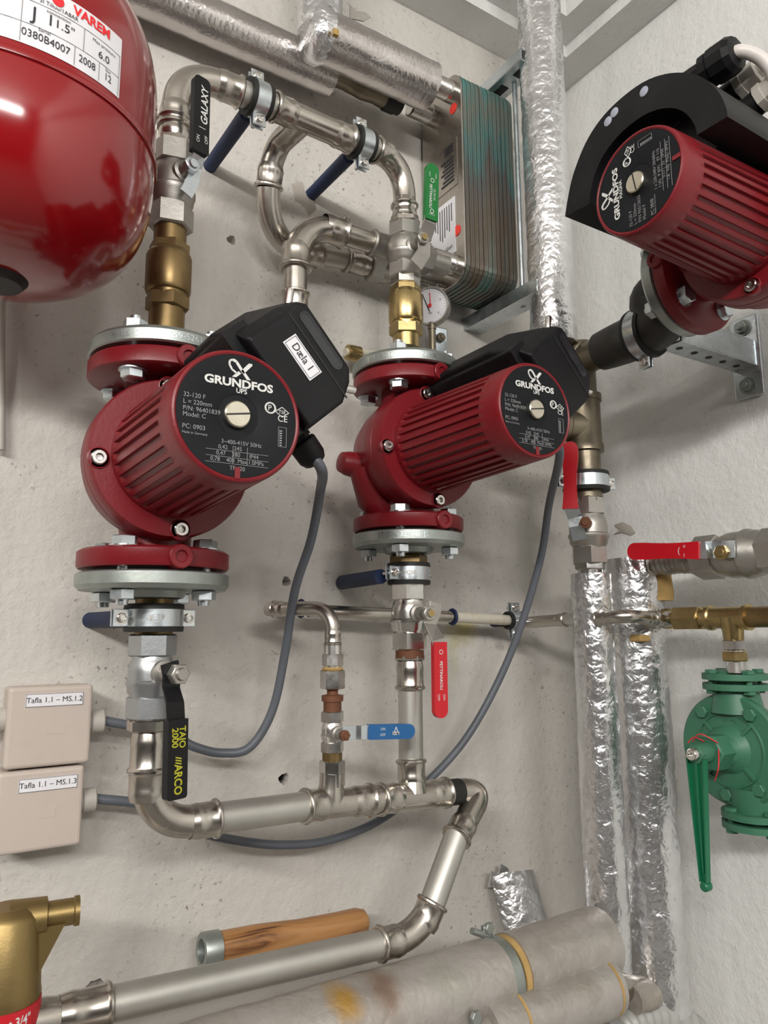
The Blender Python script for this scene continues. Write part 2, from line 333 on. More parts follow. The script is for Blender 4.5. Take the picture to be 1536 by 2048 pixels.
def grip(parent, name, m, a, b, n, w, th, round_=.5, wob=0, bevel=.0018):
    a = V(a); b = V(b); n = V(n).normalized(); T = (b-a).normalized(); W = n.cross(T).normalized(); T = W.cross(n).normalized(); L = (b-a).length; h = w/2
    R = h*round_*2 if round_ < .5 else h*.98
    pts = [(0, -h), (L-R, -h)]
    for k in range(1, 8):
        t = -PI/2+PI/2*k/8; pts.append((L-R+R*math.cos(t), -(h-R)+R*math.sin(t)))
    for k in range(0, 8):
        t = PI/2*k/8; pts.append((L-R+R*math.cos(t), (h-R)+R*math.sin(t)))
    pts += [(L-R, h), (0, h)]
    if wob:
        q = []
        for x, y in pts: q.append((x, y))
        pts = [(0, -h)]+[(L*k/8, -h*(1-wob*math.sin(PI*min(1, k/6)))) for k in range(1, 7)]+[p for p in pts if p[0] > L*.8]+[(L*k/8, h*(1-wob*math.sin(PI*min(1, k/6)))) for k in range(6, 0, -1)]+[(0, h)]
    mb = MB().prism(pts, a-n*th/2, T, W, th)
    o = mb.build(name, m, parent, bevel=bevel); o.data.materials[0]; return o, (T, W, n)
def nut(parent, o, d, r, h, m='zinc', name='nut', hole=None):
    mb = MB(); mb.hexa(o, d, h, r); mb.lathe(V(o)+V(d).normalized()*(h-.0003), d, [(0, r*.62), (r*.3, r*.5), (r*.3, r*.0001)], 20)
    return mb.build(name, m, parent)
def valve_body(parent, c, ax, r, L, m, hexr=None, ridges=True):
    c = V(c); ax = V(ax).normalized(); hx = hexr or r*1.0; a = c-ax*L/2; mb = MB()
    mb.hexa(a, ax, L*.27, hx, rot=.3); mb.hexa(c+ax*L*.23, ax, L*.27, hx, rot=.3)
    mb.lathe(a, ax, [(L*.2, hx*.82), (L*.27, r*.9), (L*.31, r*1.0), (L*.38, r*1.04), (L*.40, r*1.09), (L*.44, r*1.09), (L*.46, r*1.02), (L*.56, r*1.02), (L*.62, r*1.0), (L*.68, r*.92), (L*.74, r*.84), (L*.8, hx*.8)], 32)
    return mb.build('body', m, parent)
def stem(parent, c, n, r0, L, m='cast'):
    return MB().lathe(c, n, [(0, r0*1.5), (L*.45, r0*1.4), (L*.5, r0), (L, r0*.9)], 24).build('stem', m, parent)

# ================================================================ the room
def slab(name, lo, hi, m):
    lo = V(lo); hi = V(hi); return struct(MB().box((lo+hi)/2, hi-lo).build(name, m))
wl = slab('wall_left', (-4, 0, 0), (.2, .2, 2.9), 'wallL'); slab('wall_right', (0, -4.2, 0), (.2, 0, 2.9), 'wallR')
slab('wall_back', (-4, -4.4, 0), (.2, -4.2, 2.9), 'room'); slab('wall_far', (-4.2, -4.4, 0), (-4, .2, 2.9), 'room')
slab('floor', (-4.2, -4.4, -.1), (.2, .2, 0), 'floor'); slab('ceiling', (-4.2, -4.4, 2.8), (.2, .2, 2.9), 'ceil')
# holes in the plaster
cut = MB()
for (u, v, r) in ((463, 480, .0062), (568, 1558, .0068), (573, 1163, .0062), (190, 1976, .0085)):
    p = at(u, v, 0); ph = random.random()*6
    cut.lathe(p-V((0, .005, 0)), (0, 1, 0), [(0, r*1.3), (.007, r), (.05, r*.7)], 18, rf=lambda a, t, q: q*(1+.12*math.sin(3*a+ph)+.08*math.sin(7*a)))
co = cut.build('cutter', 'wallL'); bo = wl.modifiers.new('h', 'BOOLEAN'); bo.object = co; bo.solver = 'EXACT'
bpy.context.view_layer.update(); nm = bpy.data.meshes.new_from_object(wl.evaluated_get(bpy.context.evaluated_depsgraph_get())); wl.modifiers.clear(); wl.data = nm; bpy.data.objects.remove(co)
# ledges added below the ceiling, shaped to give the shadow bands on both walls
for k, (z0, z1, e) in enumerate(((2.4654, 2.4897, .065), (2.4897, 2.8, .115))):
    poly = [(-4, 0), (0, 0), (0, -4.2), (-e, -4.2), (-e, -e), (-4, -e)]
    struct(MB().prism(poly[::-1], (0, 0, z1), (1, 0, 0), (0, 1, 0), -(z1-z0) if False else (z0-z1)).build('shade_ledge_%d' % (k+1), 'wallR'))

# ================================================================ expansion tank
TC = V((-.987, -.209, 1.848)); TR = .1325; TH = .132
def tank_r(h):                          # h = height from the seam
    k = min(.9999, abs(h)/TH if h < 0 else max(0, (h-.05))/TH); return TR*(1-k**2.7)**(1/2.7)
tk = thing('expansion_tank', 'big glossy red expansion tank at the upper left, with a paper sticker', 'tank', TC-V((0, 0, TH)))
prof = [(-TH*math.cos(a), TR*math.sin(a)) for a in ()]
hs = [-TH*math.sin(PI/2*(1-k/26))**.8 for k in range(27)]
prof = [(h, tank_r(h)) for h in hs[:-1]]+[(-.0035, TR), (-.003, TR+.0018), (0, TR+.0024), (.003, TR+.0018), (.0035, TR), (.03, TR), (.05, TR)]+[(.05+TH*math.sin(PI/2*k/22)**.9, tank_r(.05+TH*math.sin(PI/2*k/22)**.9)) for k in range(1, 23)]
MB().lathe(TC, (0, 0, 1), prof, 96).build('shell', 'tank', tk, ang=60)
MB().lathe(TC-V((-.001, 0, TH+.006)), (0, 0, 1), [(0, .017), (.0, .021), (.006, .026), (.014, .027), (.02, .02)], 32).build('connection_cap', 'rubber', tk)
face = math.atan2(CAM.y-TC.y, CAM.x-TC.x)
def onTank(x, y, off=.0006):            # x metres round the shell from the side that faces out, y metres above the seam
    a = face+x/TR; r = tank_r(y)+off; return TC+V((r*math.cos(a), r*math.sin(a), y))
st = MB(); nx, ny = 40, 10; x0, x1, y0, y1 = -.11, .0885, .0085, .066
st.add([onTank(x0+(x1-x0)*i/nx, y0+(y1-y0)*j/ny, .0005) for j in range(ny+1) for i in range(nx+1)], [(j*(nx+1)+i, j*(nx+1)+i+1, (j+1)*(nx+1)+i+1, (j+1)*(nx+1)+i) for j in range(ny) for i in range(nx)])
sto = st.build('sticker', 'paper', tk)
T = lambda ox, oy, h=.001: (lambda x, y: onTank(ox+x, oy+y, h))
ln = MB()
def tline(mb, xa, ya, xb, yb, w_, m=T(0, 0, .0009)):
    n = 12; d = V((xb-xa, yb-ya)); e = V((-d.y, d.x)).normalized()*w_/2
    mb.add([m(xa+d.x*i/n+s_*e.x, ya+d.y*i/n+s_*e.y) for i in range(n+1) for s_ in (-1, 1)], [(2*i, 2*i+1, 2*i+3, 2*i+2) for i in range(n)], False)
for a in ((-.1, .027, .087, .027), (-.1, .048, .087, .048), (.003, .0095, .003, .048), (.051, .027, .051, .048), (.044, .0095, .044, .027), (.066, .0095, .066, .027), (-.045, .0095, -.045, .06), (.0865, .0095, .0865, .048), (-.1, .04, -.046, .04)): tline(ln, *a, .0006)
ln.build('table_lines', 'grey', sto)
tx = MB()
tx.text('3I Tiliuu/1A8AR', .0052, T(.030, .0515), sx=.9); tx.text('1.5"', .0105, T(.035, .0375)); tx.text('6.0', .0095, T(.07, .034)); tx.text('0380B4007', .0095, T(.022, .0185), sx=.85)
tx.text('2008', .0095, T(.055, .0185), sx=.8); tx.text('12', .0095, T(.075, .018), sx=.8); tx.text('I', .014, T(.024, .0375)); tx.text('I    :  .', .011, T(-.07, .044)); tx.text('08880080', .008, T(-.07, .02)); tx.text('J', .017, T(.012, .037))
for x, y, s_ in ((.07, .0435, 'Max pressure'), (.075, .0245, 'bar'), (.02, .0255, 'Serial'), (.03, .045, 'connection'), (-.02, .044, 'LITRI'), (-.02, .02, 'EN 13831')): tx.text(s_, .0042, T(x, y))
tx.build('lettering', 'ink', sto)
tr = MB().text('VAREM', .0120, T(.058, .0585), sx=.9, bold=.0004); tr.lathe(onTank(.0285, .0585, .0007), onTank(.0285, .0585, .01)-onTank(.0285, .0585, 0), [(0, .0048), (.0003, .0048)], 24); tr.build('red_lettering', 'rink', sto)
pipe('thin pale conduit on the wall below the red tank', [at(3, 560, .012), at(1, 900, .012)], .0045, 'gland', name='conduit', cat='conduit')

# ================================================================ upper foil pipes
def foilpipe(name, label, pts, r, m, amp=.0013, cat='insulated pipe', seg=64, nf=30, step=.004, parent=None, group=None):
    o = MB().tube(dens([V(p) for p in pts], step), r, seg, nz=amp, nf=nf).build(name, m, parent, ang=70)
    return tag(o, label, cat, group) if parent is None else o
pA = [at(100, -95, .040), at(662, 152, .040)]; pA[0].x = -2.6; pA[0].z = pA[1].z; pA[0].z = pA[1].z = (pA[0].z+pA[1].z)/2
foilpipe('insulated_pipe', 'long foil wrapped pipe sloping in from the top left above the clamped header', pA, .0305, 'foilh', .0006)
pB = [at(625, 66, .10), at(857, 172, .10)]; zb = (pB[0].z+pB[1].z)/2; pB[0].z = pB[1].z = zb
tb = thing('insulated_tee', 'foil wrapped tee with a crumpled end cap, joined to the heat exchanger', 'insulated pipe', V(pB[0])-V((0, 0, .05)))
foilpipe('run', None, pB, .0350, 'foilh', .0008, parent=tb)
MB().tube([pB[0]-V((.012, 0, 0)), pB[0]-V((.008, 0, 0)), pB[0], pB[0]+V((.01, 0, 0)), pB[0]+V((.02, 0, 0))], [.012, .030, .0385, .039, .036], 64, nz=.004, nf=40).build('end_cap', 'foil', tb, ang=80)
foilpipe('riser', None, [pB[0]+V((.012, 0, 0)), pB[0]+V((.012, 0, .35))], .031, 'foil', .002, parent=tb)
MB().box(at(671, 66, .14), (.008, .006, .009)).build('foam_gap', 'foam', tb)
fl = MB(); fp = [at(u, v, .09) for u, v in ((700, 8), (712, 22), (730, 24), (742, 34), (728, 42), (700, 36))]
fl.add(fp+[p+V((0, .002, 0)) for p in fp], [tuple(range(6)), tuple(range(11, 5, -1))]+[(i, (i+1) % 6, 6+(i+1) % 6, 6+i) for i in range(6)], False); fl.build('loose_tape', 'foild', tb)
q0 = at(655, 150, .038); q1 = at(838, 218, .038); q1.z = q0.z = (q0.z+q1.z)/2; d = (q1-q0).normalized(); Lq = (q1-q0).length
t = thing('rubber_insulated_connector', 'dark rubber covered pipe below the foil tee, running to the exchanger', 'pipe', q0)
MB().tube(dens([q0, q0+d*(Lq*.62)], .006), .0165, 32, nz=.002).build('rubber_cover', 'bronze', t)
MB().lathe(q0+d*Lq*.6, d, [(0, .0175), (.004, .02), (.02, .02), (.024, .018), (.03, .018)], 32).build('collar', 'rubber', t)

# ================================================================ plate heat exchanger
XF = -.362; XB = -.254; ZT = 2.279; ZB = 1.925; Y0 = -.008; Y1 = -.112
hx = thing('plate_heat_exchanger', 'tall plate heat exchanger with greenish edged plates and two red dots', 'heat exchanger', ((XF+XB)/2, (Y0+Y1)/2, ZB))
def rrect(y0, y1, z0, z1, R, n=8):
    out = []
    for cx, cz, a0 in ((y1+R, z0+R, PI), (y0-R, z0+R, 1.5*PI), (y0-R, z1-R, 0), (y1+R, z1-R, .5*PI)):
        for k in range(n+1): a = a0+PI/2*k/n; out.append((cx+R*math.cos(a), cz+R*math.sin(a)))
    return out
MB().prism(rrect(Y0, Y1, ZB, ZT, .028), (XF, 0, 0), (0, 1, 0), (0, 0, 1), .003).build('front_plate', 'steel', hx, bevel=.001)
npl = 24
for k in range(npl):
    g = .0008*(k % 2); x = XF+.004+(XB-XF-.004)*k/npl; poly = rrect(Y0-g, Y1+g-.001*random.random(), ZB+g, ZT-g, .028, 6)
    MB().prism(poly, (x, 0, 0), (0, 1, 0), (0, 0, 1), (XB-XF)/npl*.78).build('plate', 'teal', hx, bevel=.0005)
MB().prism(rrect(Y0-.0025, Y1+.0025, ZB+.0025, ZT-.0025, .0265), (XF+.003, 0, 0), (0, 1, 0), (0, 0, 1), XB-XF-.006).build('core', 'teal', hx)
ports = [(at(905, 186, .088)), (at(852, 226, .038)), (at(905, 530, .088)), (at(850, 575, .038))]
pp = []
for p in ports:
    p = V((XF, p.y, p.z)); pp.append(p); mb = MB(); L = .046
    mb.lathe(p-V((L, 0, 0)), (1, 0, 0), [(0, .0135)]+[(i*L*.8/24, .0152+(.0009 if i % 2 else 0)) for i in range(1, 25)]+[(L*.82, .0165), (L, .0165)], 32)
    mb.build('port', 'chrome', hx, ang=15)
pl_n = lambda u, v: onp(u, v, V((XF-.0005, 0, 0)), V((1, 0, 0)))
def facequad(mb, y0, z0, y1, z1, x=XF-.0006): mb.box(((x), (y0+y1)/2, (z0+z1)/2), (.0008, abs(y1-y0), abs(z1-z0)))
a = pl_n(842, 300); b = pl_n(917, 225); c = pl_n(917, 285)
s1 = MB(); facequad(s1, -.013, 2.085, -.100, 2.165); s1 = s1.build('upper_sticker', 'steel', hx)
s2 = MB(); facequad(s2, -.013, 1.975, -.092, 2.068); s2 = s2.build('lower_sticker', 'paper', hx)
F_ = lambda y, z: (lambda x_, y_: V((XF-.0014, y-x_, z+y_)))
tx = MB()
for i, (y, L) in enumerate(((-.084, .03), (-.078, .045), (-.072, .04), (-.066, .05), (-.060, .055), (-.054, .05), (-.048, .035), (-.042, .03))): facequad(tx, y-.0007, 2.06-L, y+.0007, 2.06, XF-.0012)
for i in range(9): facequad(tx, -.03, 1.98+i*.006, -.016, 1.9815+i*.006, XF-.0012)
tx.text('Danfoss', .011, lambda x, y: V((XF-.0014, -.07+y*1+.0-.0, 1.995+x*.9)) if False else V((XF-.0014, -.066-x, 1.987+y+x*.1)), shear=.3); tx.build('lettering', 'ink', s2)
tx = MB()
for i in range(7): facequad(tx, -.092, 2.095+i*.0065, -.060-.004*(i % 3), 2.0985+i*.0065, XF-.0012)
for i in range(4): facequad(tx, -.092, 2.146+i*.004, -.07, 2.148+i*.004, XF-.0012)
tx.build('lettering', 'ink', s1)
for u, v in ((906, 217), (914, 461)):
    p = pl_n(u, v); MB().lathe(V((XF-.0002, p.y, p.z)), (-1, 0, 0), [(0, .0085), (.0007, .0085)], 28).build('red_dot', 'dot', hx, label='round red sticker dot')
def rail(label, x, z, d0, d1, w_=.038, h=.02, flip=1):
    mb = MB(); th = .0022; L = d1-d0; yc = -(d0+d1)/2
    mb.box((x, yc, z), (w_, L, th)); 
    for s_ in (-1, 1):
        mb.box((x+s_*(w_/2-th/2), yc, z+flip*h/2), (th, L, h)); mb.box((x+s_*(w_/2-.005), yc, z+flip*(h-th/2)), (.009, L, th))
    o = mb.build('mounting_rail', 'zinc'); return tag(o, label, 'mounting rail')
rz1 = at(1050, 118, .12).z
r1 = rail('upper zinc channel rail holding the heat exchanger, beside the corner riser', -.262, 2.292, 0, .165, flip=1)
for k in range(3): MB().box((-.262, -.145+.05*k, 2.2905), (.014, .024, .0012)).build('slot', 'rubber', r1)
rail('lower zinc channel rail under the heat exchanger', -.258, 1.900, 0, .175, flip=1)
rd = MB().lathe((-.253, -.120, 1.897), (0, 0, 1), [(i*.0018, .0042+.0004*(i % 2)) for i in range(222)], 12); tag(rd.build('threaded_rod', 'zinc'), 'vertical threaded rod between the two channel rails', 'threaded rod')
t = thing('wall_bracket_plate', 'small zinc bracket plate with a hex bolt behind the right pump flange', 'bracket', at(880, 700, .03))
MB().box(at(881, 685, .03), (.026, .003, .05)).build('plate', 'zinc', t, bevel=.002); nut(t, at(880, 676, .032), (0, -1, 0), .0075, .006, 'bronze')

# ================================================================ corner riser in foil
foilpipe('insulated_riser', 'tall foil wrapped riser in the room corner behind the heat exchanger', [at(1108, 690, .17), V((at(1108, 690, .17).x, -.17, 2.79))], .0345, 'foil', .0014, step=.005)

# ================================================================ header with clamps
r0 = .0155
def hd(u, v, d): return at(u, v, d)
H0 = at(395, 158, .16); H0.z = 2.035
h_a = at(482, 186, .16); h_b = at(545, 212, .157); h_c = at(702, 280, .145); h_d = at(748, 298, .14)
X1, Y1p = -.8185, -.16
def z1(v): return at(350-(v-240)*.042, v, .16).z
def P1(v): return V((X1, Y1p, z1(v)))
X2, Y2p = -.4835, -.13
def z2(v): return at(805+(v-450)*.014, v, .13).z
def P2(v): return V((X2, Y2p, z2(v)))
Hdir = (h_d-h_a).normalized(); Hs = h_a-Hdir*((h_a.x-X1))
corner1 = V((X1, Y1p, h_a.z))
elbow('bright press elbow turning down to the black lever valve on the left pump', [P1(262), corner1, h_a], r0, .055)
pipe('short stainless pipe through the left header clamp', [h_a-Hdir*.01, h_b+Hdir*.01], r0)
ht = at(612, 240, .152)
brn = ht+(at(578, 268, .122)-ht).normalized()*.030
tee('long press tee of the header between the two rubber lined clamps', h_b, h_c, brn, r0, bpress=False)
pipe('short stainless pipe through the right header clamp', [h_c-Hdir*.01, h_d+Hdir*.01], r0)
c2 = h_d+Hdir*.05; c2 = V((X2, Y2p, c2.z-.0))
elbow('press elbow at the right end of the header, above the green lever valve', [h_d, c2, P2(440)], r0, .075)
def clamp(label, c, ax, r, wall_pt, side=1, standoff=True, ears=V((0, 0, 1)), sleeve='blue', sl_from=None, plug=None):
    c = V(c); ax = V(ax).normalized(); t = thing('pipe_clamp', label, 'pipe clamp', c)
    MB().lathe(c-ax*.014, ax, [(0, r*1.02), (0, r*1.42), (.005, r*1.46), (.007, r*1.3), (.021, r*1.3), (.023, r*1.46), (.028, r*1.42), (.028, r*1.02)], 36, closed=True).build('rubber_lining', 'rubber', t)
    MB().lathe(c-ax*.0085, ax, [(0, r*1.3), (0, r*1.42), (.017, r*1.42), (.017, r*1.3)], 36, closed=True).build('band', 'zinc', t)
    e = (ears-ax*ears.dot(ax)).normalized(); f = ax.cross(e).normalized()
    for s_ in (-1, 1):
        ec = c+e*(s_*(r*1.42+.006)); m_ = MB()
        for k in (-1, 1): m_.box(ec+f*(k*.0035), (.017, .0022, .016), (ax, f, e))
        m_.build('ear', 'zinc', t, bevel=.0005)
        sd = f if f.dot(CAM-c) > 0 else -f
        mb = MB(); mb.lathe(ec+sd*.004, sd, [(0, .0068), (.001, .0068), (.001, .0052), (.0042, .0048), (.0046, .003), (.0036, .0028), (.0036, .0001)], 16); mb.lathe(ec-sd*.014, sd, [(0, .0026), (.02, .0026)], 10)
        mb.build('screw', 'chrome', t)
    if standoff:
        wp = V(wall_pt); dd = (wp-c).normalized(); s0 = c+dd*r*1.4; L = (wp-s0).length
        MB().lathe(s0, dd, [(0, .006), (.012, .006)], 6, False).build('hanger_nut', 'zinc', t)
        MB().lathe(s0+dd*.010, dd, [(0, .0085), (.001, .0098), (L-.012, .0092), (L-.010, .0095)], 20).build('spacer_sleeve', sleeve, t)
    return t
def wpt(c): return V((c.x, .001, c.z))
k1 = (h_a+h_b)/2+Hdir*.0; clamp('left header clamp with navy sleeve going back to the wall', k1, Hdir, r0, wpt(k1)+V((-.004, 0, .0)))
k2 = at(722, 289, .142); clamp('right header clamp with navy sleeve, next to the header elbow', k2, Hdir, r0, wpt(k2)+V((-.004, 0, .0)))
# filler patch round the right sleeve
def patch(label, uv, d, m, cat, name, on=at, h=.0025):
    pts = [on(u, v, 0) for u, v in uv]; n = V((0, -1, 0)) if on is at else V((-1, 0, 0)); c = sum(pts, V())/len(pts); k = len(pts)
    ins = [c+(p-c)*.72+n*h for p in pts]; mb = MB(); mb.add([p+n*.0003 for p in pts]+ins+[c+n*h*1.1], [(i, (i+1) % k, k+(i+1) % k, k+i) for i in range(k)]+[(k+i, k+(i+1) % k, 2*k) for i in range(k)])
    return tag(mb.build(name, m), label, cat)
patch('grey filler patch around the sleeve of the right header clamp', [(583, 368), (604, 363), (606, 384), (628, 388), (632, 420), (618, 432), (606, 410), (590, 402)], 0, 'putty', 'filler patch', 'filler_patch')
patch('smear of grey filler on the right wall beside the red levered upright valve', [(1228, 1050), (1245, 1044), (1262, 1052), (1272, 1066), (1262, 1072), (1245, 1066), (1226, 1070), (1240, 1060)], 0, 'putty', 'filler patch', 'filler_patch', on=atr)

# loops behind
e1 = at(545, 290, .10); e2 = at(538, 395, .07)
mb = MB(); bp_ = spline([ht+(brn-ht)*.6, brn, at(558, 290, .10), at(543, 330, .085), at(537, 378, .075)], 10); mb.tube(bp_, r0*1.0, 32); press(mb, bp_[-1], bp_[-2]-bp_[-1], r0)
tag(mb.build('pipe_elbow', 'steel'), 'curved press bend dropping from the header tee to the wall', 'pipe elbow')
lp = V((0, 0, 0)); la = at(537, 378, .075); lb = at(543, 500, .045); lc_ = at(640, 500, .038)
pth = [la+V((0, 0, .01)), at(536, 480, .055), at(640, 507, .04)]
elbow('wide press bend curving right from the header drop towards the exchanger', [la, at(533, 492, .05), at(640, 510, .038)], r0, .085, ends=(0, 1))
pc0 = at(630, 507, .038); pc1 = at(702, 520, .038)
pipe('dull stainless pipe low behind the curved elbow, next to the wall', [pc0, pc1], r0)
t = thing('press_union', 'press adapter with large hex union nut behind the green lever valve', 'union', pc1)
u1 = at(690, 518, .038); du = (V((pp[3].x, -.038, u1.z-.0))-u1).normalized(); mb = MB(); press(mb, u1, du, r0, .04); mb.build('socket', 'steel', t)
MB().hexa(u1+du*.04, du, .022, .0225).lathe(u1+du*.06, du, [(0, .0195), (.012, .0195), (.012, .0165), (.1, .0165)], 24).build('union_nut', 'cast', t)
MB().lathe(V((pp[3].x-.05, u1.y, u1.z)), (1, 0, 0), [(0, .0165), (.05, .0165)], 24).build('tailpiece', 'cast', t)
ea = at(590, 600, .09); ex_ = at(590, 452, .09); ex_.x = ea.x; ex_.y = ea.y
eb = V((at(690, 470, .09).x, ea.y, ex_.z)); ex_.z = at(640, 452, .09).z; eb.z = ex_.z
ea2 = V((ea.x, ea.y, at(590, 540, .09).z))
elbow('large shiny press elbow above the left pump terminal box', [ea2, ex_, eb], r0*1.12, .075)
pipe('polished pipe dropping behind the left pump terminal box', [V((ea.x, ea.y, at(590, 720, .09).z)), ea2+V((0, 0, .01))], r0, 'steel')
mb = MB(); press(mb, V((ea.x, ea.y, at(590, 585, .09).z)), (0, 0, -1), r0, .04); tag(mb.build('press_coupling', 'steel'), 'press coupling just above the left pump terminal box', 'coupling')
ec = V((at(745, 480, .09).x, ea.y, ex_.z)); pipe('dark polished pipe from the large elbow towards the green lever valve', [eb-V((.01, 0, 0)), ec], r0, 'steel')
mb = MB(); press(mb, ec-V((.004, 0, 0)), (1, 0, 0), r0, .035); mb.lathe(ec+V((.03, 0, 0)), (1, 0, 0), [(0, .016), (.1, .016)], 24); mb.hexa(V((XF-.085, ec.y, ec.z)), (1, 0, 0), .035, .022); tag(mb.build('press_adapter', 'cast'), 'press adapter with hex nut screwed to the lower exchanger port', 'adapter')
pipe('slim horizontal pipe near the wall between the two pumps', [at(690, 704, .03), at(890, 716, .03)], .006, 'lead')
tag(MB().lathe(at(694, 704, .03), (1, 0, 0), [(0, .011), (.006, .012), (.02, .012), (.022, .009)], 20).build('brass_nipple', 'brass'), 'brass nipple peeking out right of the left terminal box', 'nipple')

# ================================================================ pumps
def dataplate(parent, M3, L, kind):
    a, c, b = M3; o, = (parent['_o'],) if False else (None,)
PLT = []
def pump(name, label, C, ex, up, out, L, s, style):
    C = V(C); ex = V(ex); up = V(up); out = V(out); H = .1075*s
    t = thing(name, label, 'pump', C-(up*H if style != 'magna' else V((0, 0, .1))))
    W = lambda a, b, c: C+ex*a*s+out*b+up*c*s
    # casing
    mb = MB()
    mb.lathe(C, out, [(-.05, .03*s), (-.048, .052*s), (-.035, .066*s), (-.012, .074*s), (.012, .078*s), (.016, .080*s), (.031, .080*s), (.032, .079*s), (.033, .080*s), (.052, .080*s), (.056, .078*s), (.056, .05*s)], 64)
    for sg in (1, -1):
        mb.lathe(C, up*sg, [(.03*s, .045*s), (.07*s, .036*s), (.088*s, .036*s)], 40)
        mb.lathe(C, up*sg, [(.0885*s, .03*s), (.0885*s, .0715*s), (.091*s, .075*s), (.105*s, .075*s), (.1075*s, .073*s), (.1075*s, .03*s)], 56)
        mb.lathe(W(.004, 0, sg*.099), out, [(.055*s, .013), (.078*s, .0115), (.079*s, .0105), (.079*s, .006), (.0765*s, .005), (.0765*s, .0001)], 24)
    if style == 'plain': mb.lathe(W(-.05, -.02, -.02), -ex+up*.1, [(0, .024*s), (.012*s, .018*s), (.034*s, .0165*s), (.044*s, .0135*s), (.046*s, .006*s)], 24)
    if style == 'plain': mb.tube([W(.02, -.02, -.095), W(-.05, -.015, -.06), W(-.068, -.01, -.02)], [.03*s, .022*s, .018*s], 20)
    mb.build('casing', 'red', t, ang=40)
    if True:
        for k in range(4):
            a = PI/2*k+.12; d = ex*math.cos(a)+up*math.sin(a); p = C+d*.0715*s+out*.0555
            MB().lathe(p, out, [(-.004, .0105*s), (.0015, .0105*s), (.002, .0092*s), (.0005, .009*s)], 24).build('boss', 'red', t)
            m_ = MB().lathe(p, out, [(-.002, .0072*s), (.005, .0072*s), (.006, .0062*s), (.006, .0036*s)], 20, cap=False); m_.lathe(p, out, [(.006, .0036*s), (.003, .0034*s), (.0029, .0001)], 6, False, cap=False); m_.build('cap_screw', 'chrome', t)
    # motor with cooling ribs
    rm = .0605*s; rf_ = .0545*s; nr = 34
    def rr(a, t_, r):
        if t_ < .064 or t_ > L-.030: return r
        q = (a*nr/(2*PI)) % 1; k = min(1, (t_-.064)/.004, (L-.030-t_)/.006+.0)
        return r-(.0034*s*max(0, k) if q > .42 else 0)
    tt = [.05, .062, .064, .0645, .070, .10, .13, L-.04, L-.0362, L-.031, L-.0305, L-.02, L-.009, L-.003, L-.0005, L, L-.001, L-.0022]
    rr_ = lambda q: rm+(rf_-rm)*(q-.05)/(L-.05)
    pf = [(q, rr_(q)) for q in tt[:-5]]+[(L-.003, rf_-.0002), (L-.0008, rf_-.0012), (L, rf_-.0028), (L-.0008, rf_-.0042), (L-.002, rf_-.0044), (L-.002, .028*s)]
    MB().lathe(C, out, pf, nr*12, rf=rr, cap=False).build('motor_housing', 'red', t, ang=30)
    # name plate
    o = C+out*(L-.0012); RP = rf_-.0044
    mb = MB().lathe(o, out, [(0, RP), (.0005, RP), (.0005, .0178*s), (.0002, .0170*s), (-.002, .0165*s)], 72)
    npt = mb.build('name_plate', 'plate', t, ang=25)
    MB().lathe(o-out*.001, out, [(0, .0168*s), (-.018, .0160*s), (-.018, .0001)], 48, cap=False).build('screw_recess', 'rubber', npt)
    m_ = MB().lathe(o-out*.015+ex*-.002*s, out, [(0, .0095*s), (.010, .0098*s), (.0115, .0108*s), (.0195, .0108*s), (.0205, .0098*s), (.0205, .0001)], 32, cap=False)
    m_.build('vent_screw', 'brass' if False else 'nick', t); 
    MB().box(o+out*(.0056)+ex*-.002*s, (.0195*s, .0013, .0004), (ex+up*.18, up-ex*.18, out)).build('slot', 'rubber', t)
    MB().box(o+out*.0008-up*(RP-.0035), (.0045, .009, .0016), (ex, up, out)).build('key_tab', 'red', t)
    S = s*1.0; q = lambda x, y: pl(o+ex*x*S+up*y*S, ex, up, .0009)
    wt = MB(); wt.text('GRUNDFOS', .0092*S, q(0.0, .0262), sx=1.18, bold=.00035); wt.text('UPS' if style != 'magna' else 'MAGNA', .0056*S, q(.002, .0203), bold=.0001)
    # crossed-loop emblem
    E0 = lambda x, y: (x*S, y*S+.0382*S)
    for poly in ([(.001, -.001), (.0075, .0065), (.0105, .0065), (.0105, .005), (.0035, -.003)], [(-.001, -.0015), (-.0065, -.007), (-.003, -.007), (.0012, -.0032)], [(.002, -.002), (.006, -.0075), (.0095, -.0075), (.0045, -.0015)]):
        wt.prism([E0(x, y) for x, y in poly], o+out*.0006, ex, up, .0004)
    arc = [(-.0085+.0125*(1-math.cos(k/9*PI*.5)) if False else -.004-.0045*math.cos((k-5)/5*1.35)+(.0065 if k > 8 else 0)*0, .0075*math.sin((k-5)/5*1.35)-.000) for k in range(11)]
    arc = [(-.0025, -.0035), (-.0065, -.001), (-.0088, .003), (-.0085, .006), (-.006, .0072), (-.003, .006), (.0, .002), (.003, -.002)]
    for i in range(len(arc)-1):
        (xa, ya), (xb, yb) = arc[i], arc[i+1]; dx, dy = xb-xa, yb-ya; L2 = math.hypot(dx, dy); w_ = .0008 if i < 4 else .0012; nx_, ny_ = -dy/L2*w_, dx/L2*w_
        wt.prism([E0(xa-nx_, ya-ny_), E0(xb-nx_, yb-ny_), E0(xb+nx_, yb+ny_), E0(xa+nx_, ya+ny_)], o+out*.0006, ex, up, .0004)
    wt.text('CE', .0075*S, q(.038, .0028)); wt.text('P', .0065*S, q(.0265, .0105)); wt.torus(o+ex*.027*S+up*.0105*S+out*.001, out, .0043*S, .0008, 24, 6)
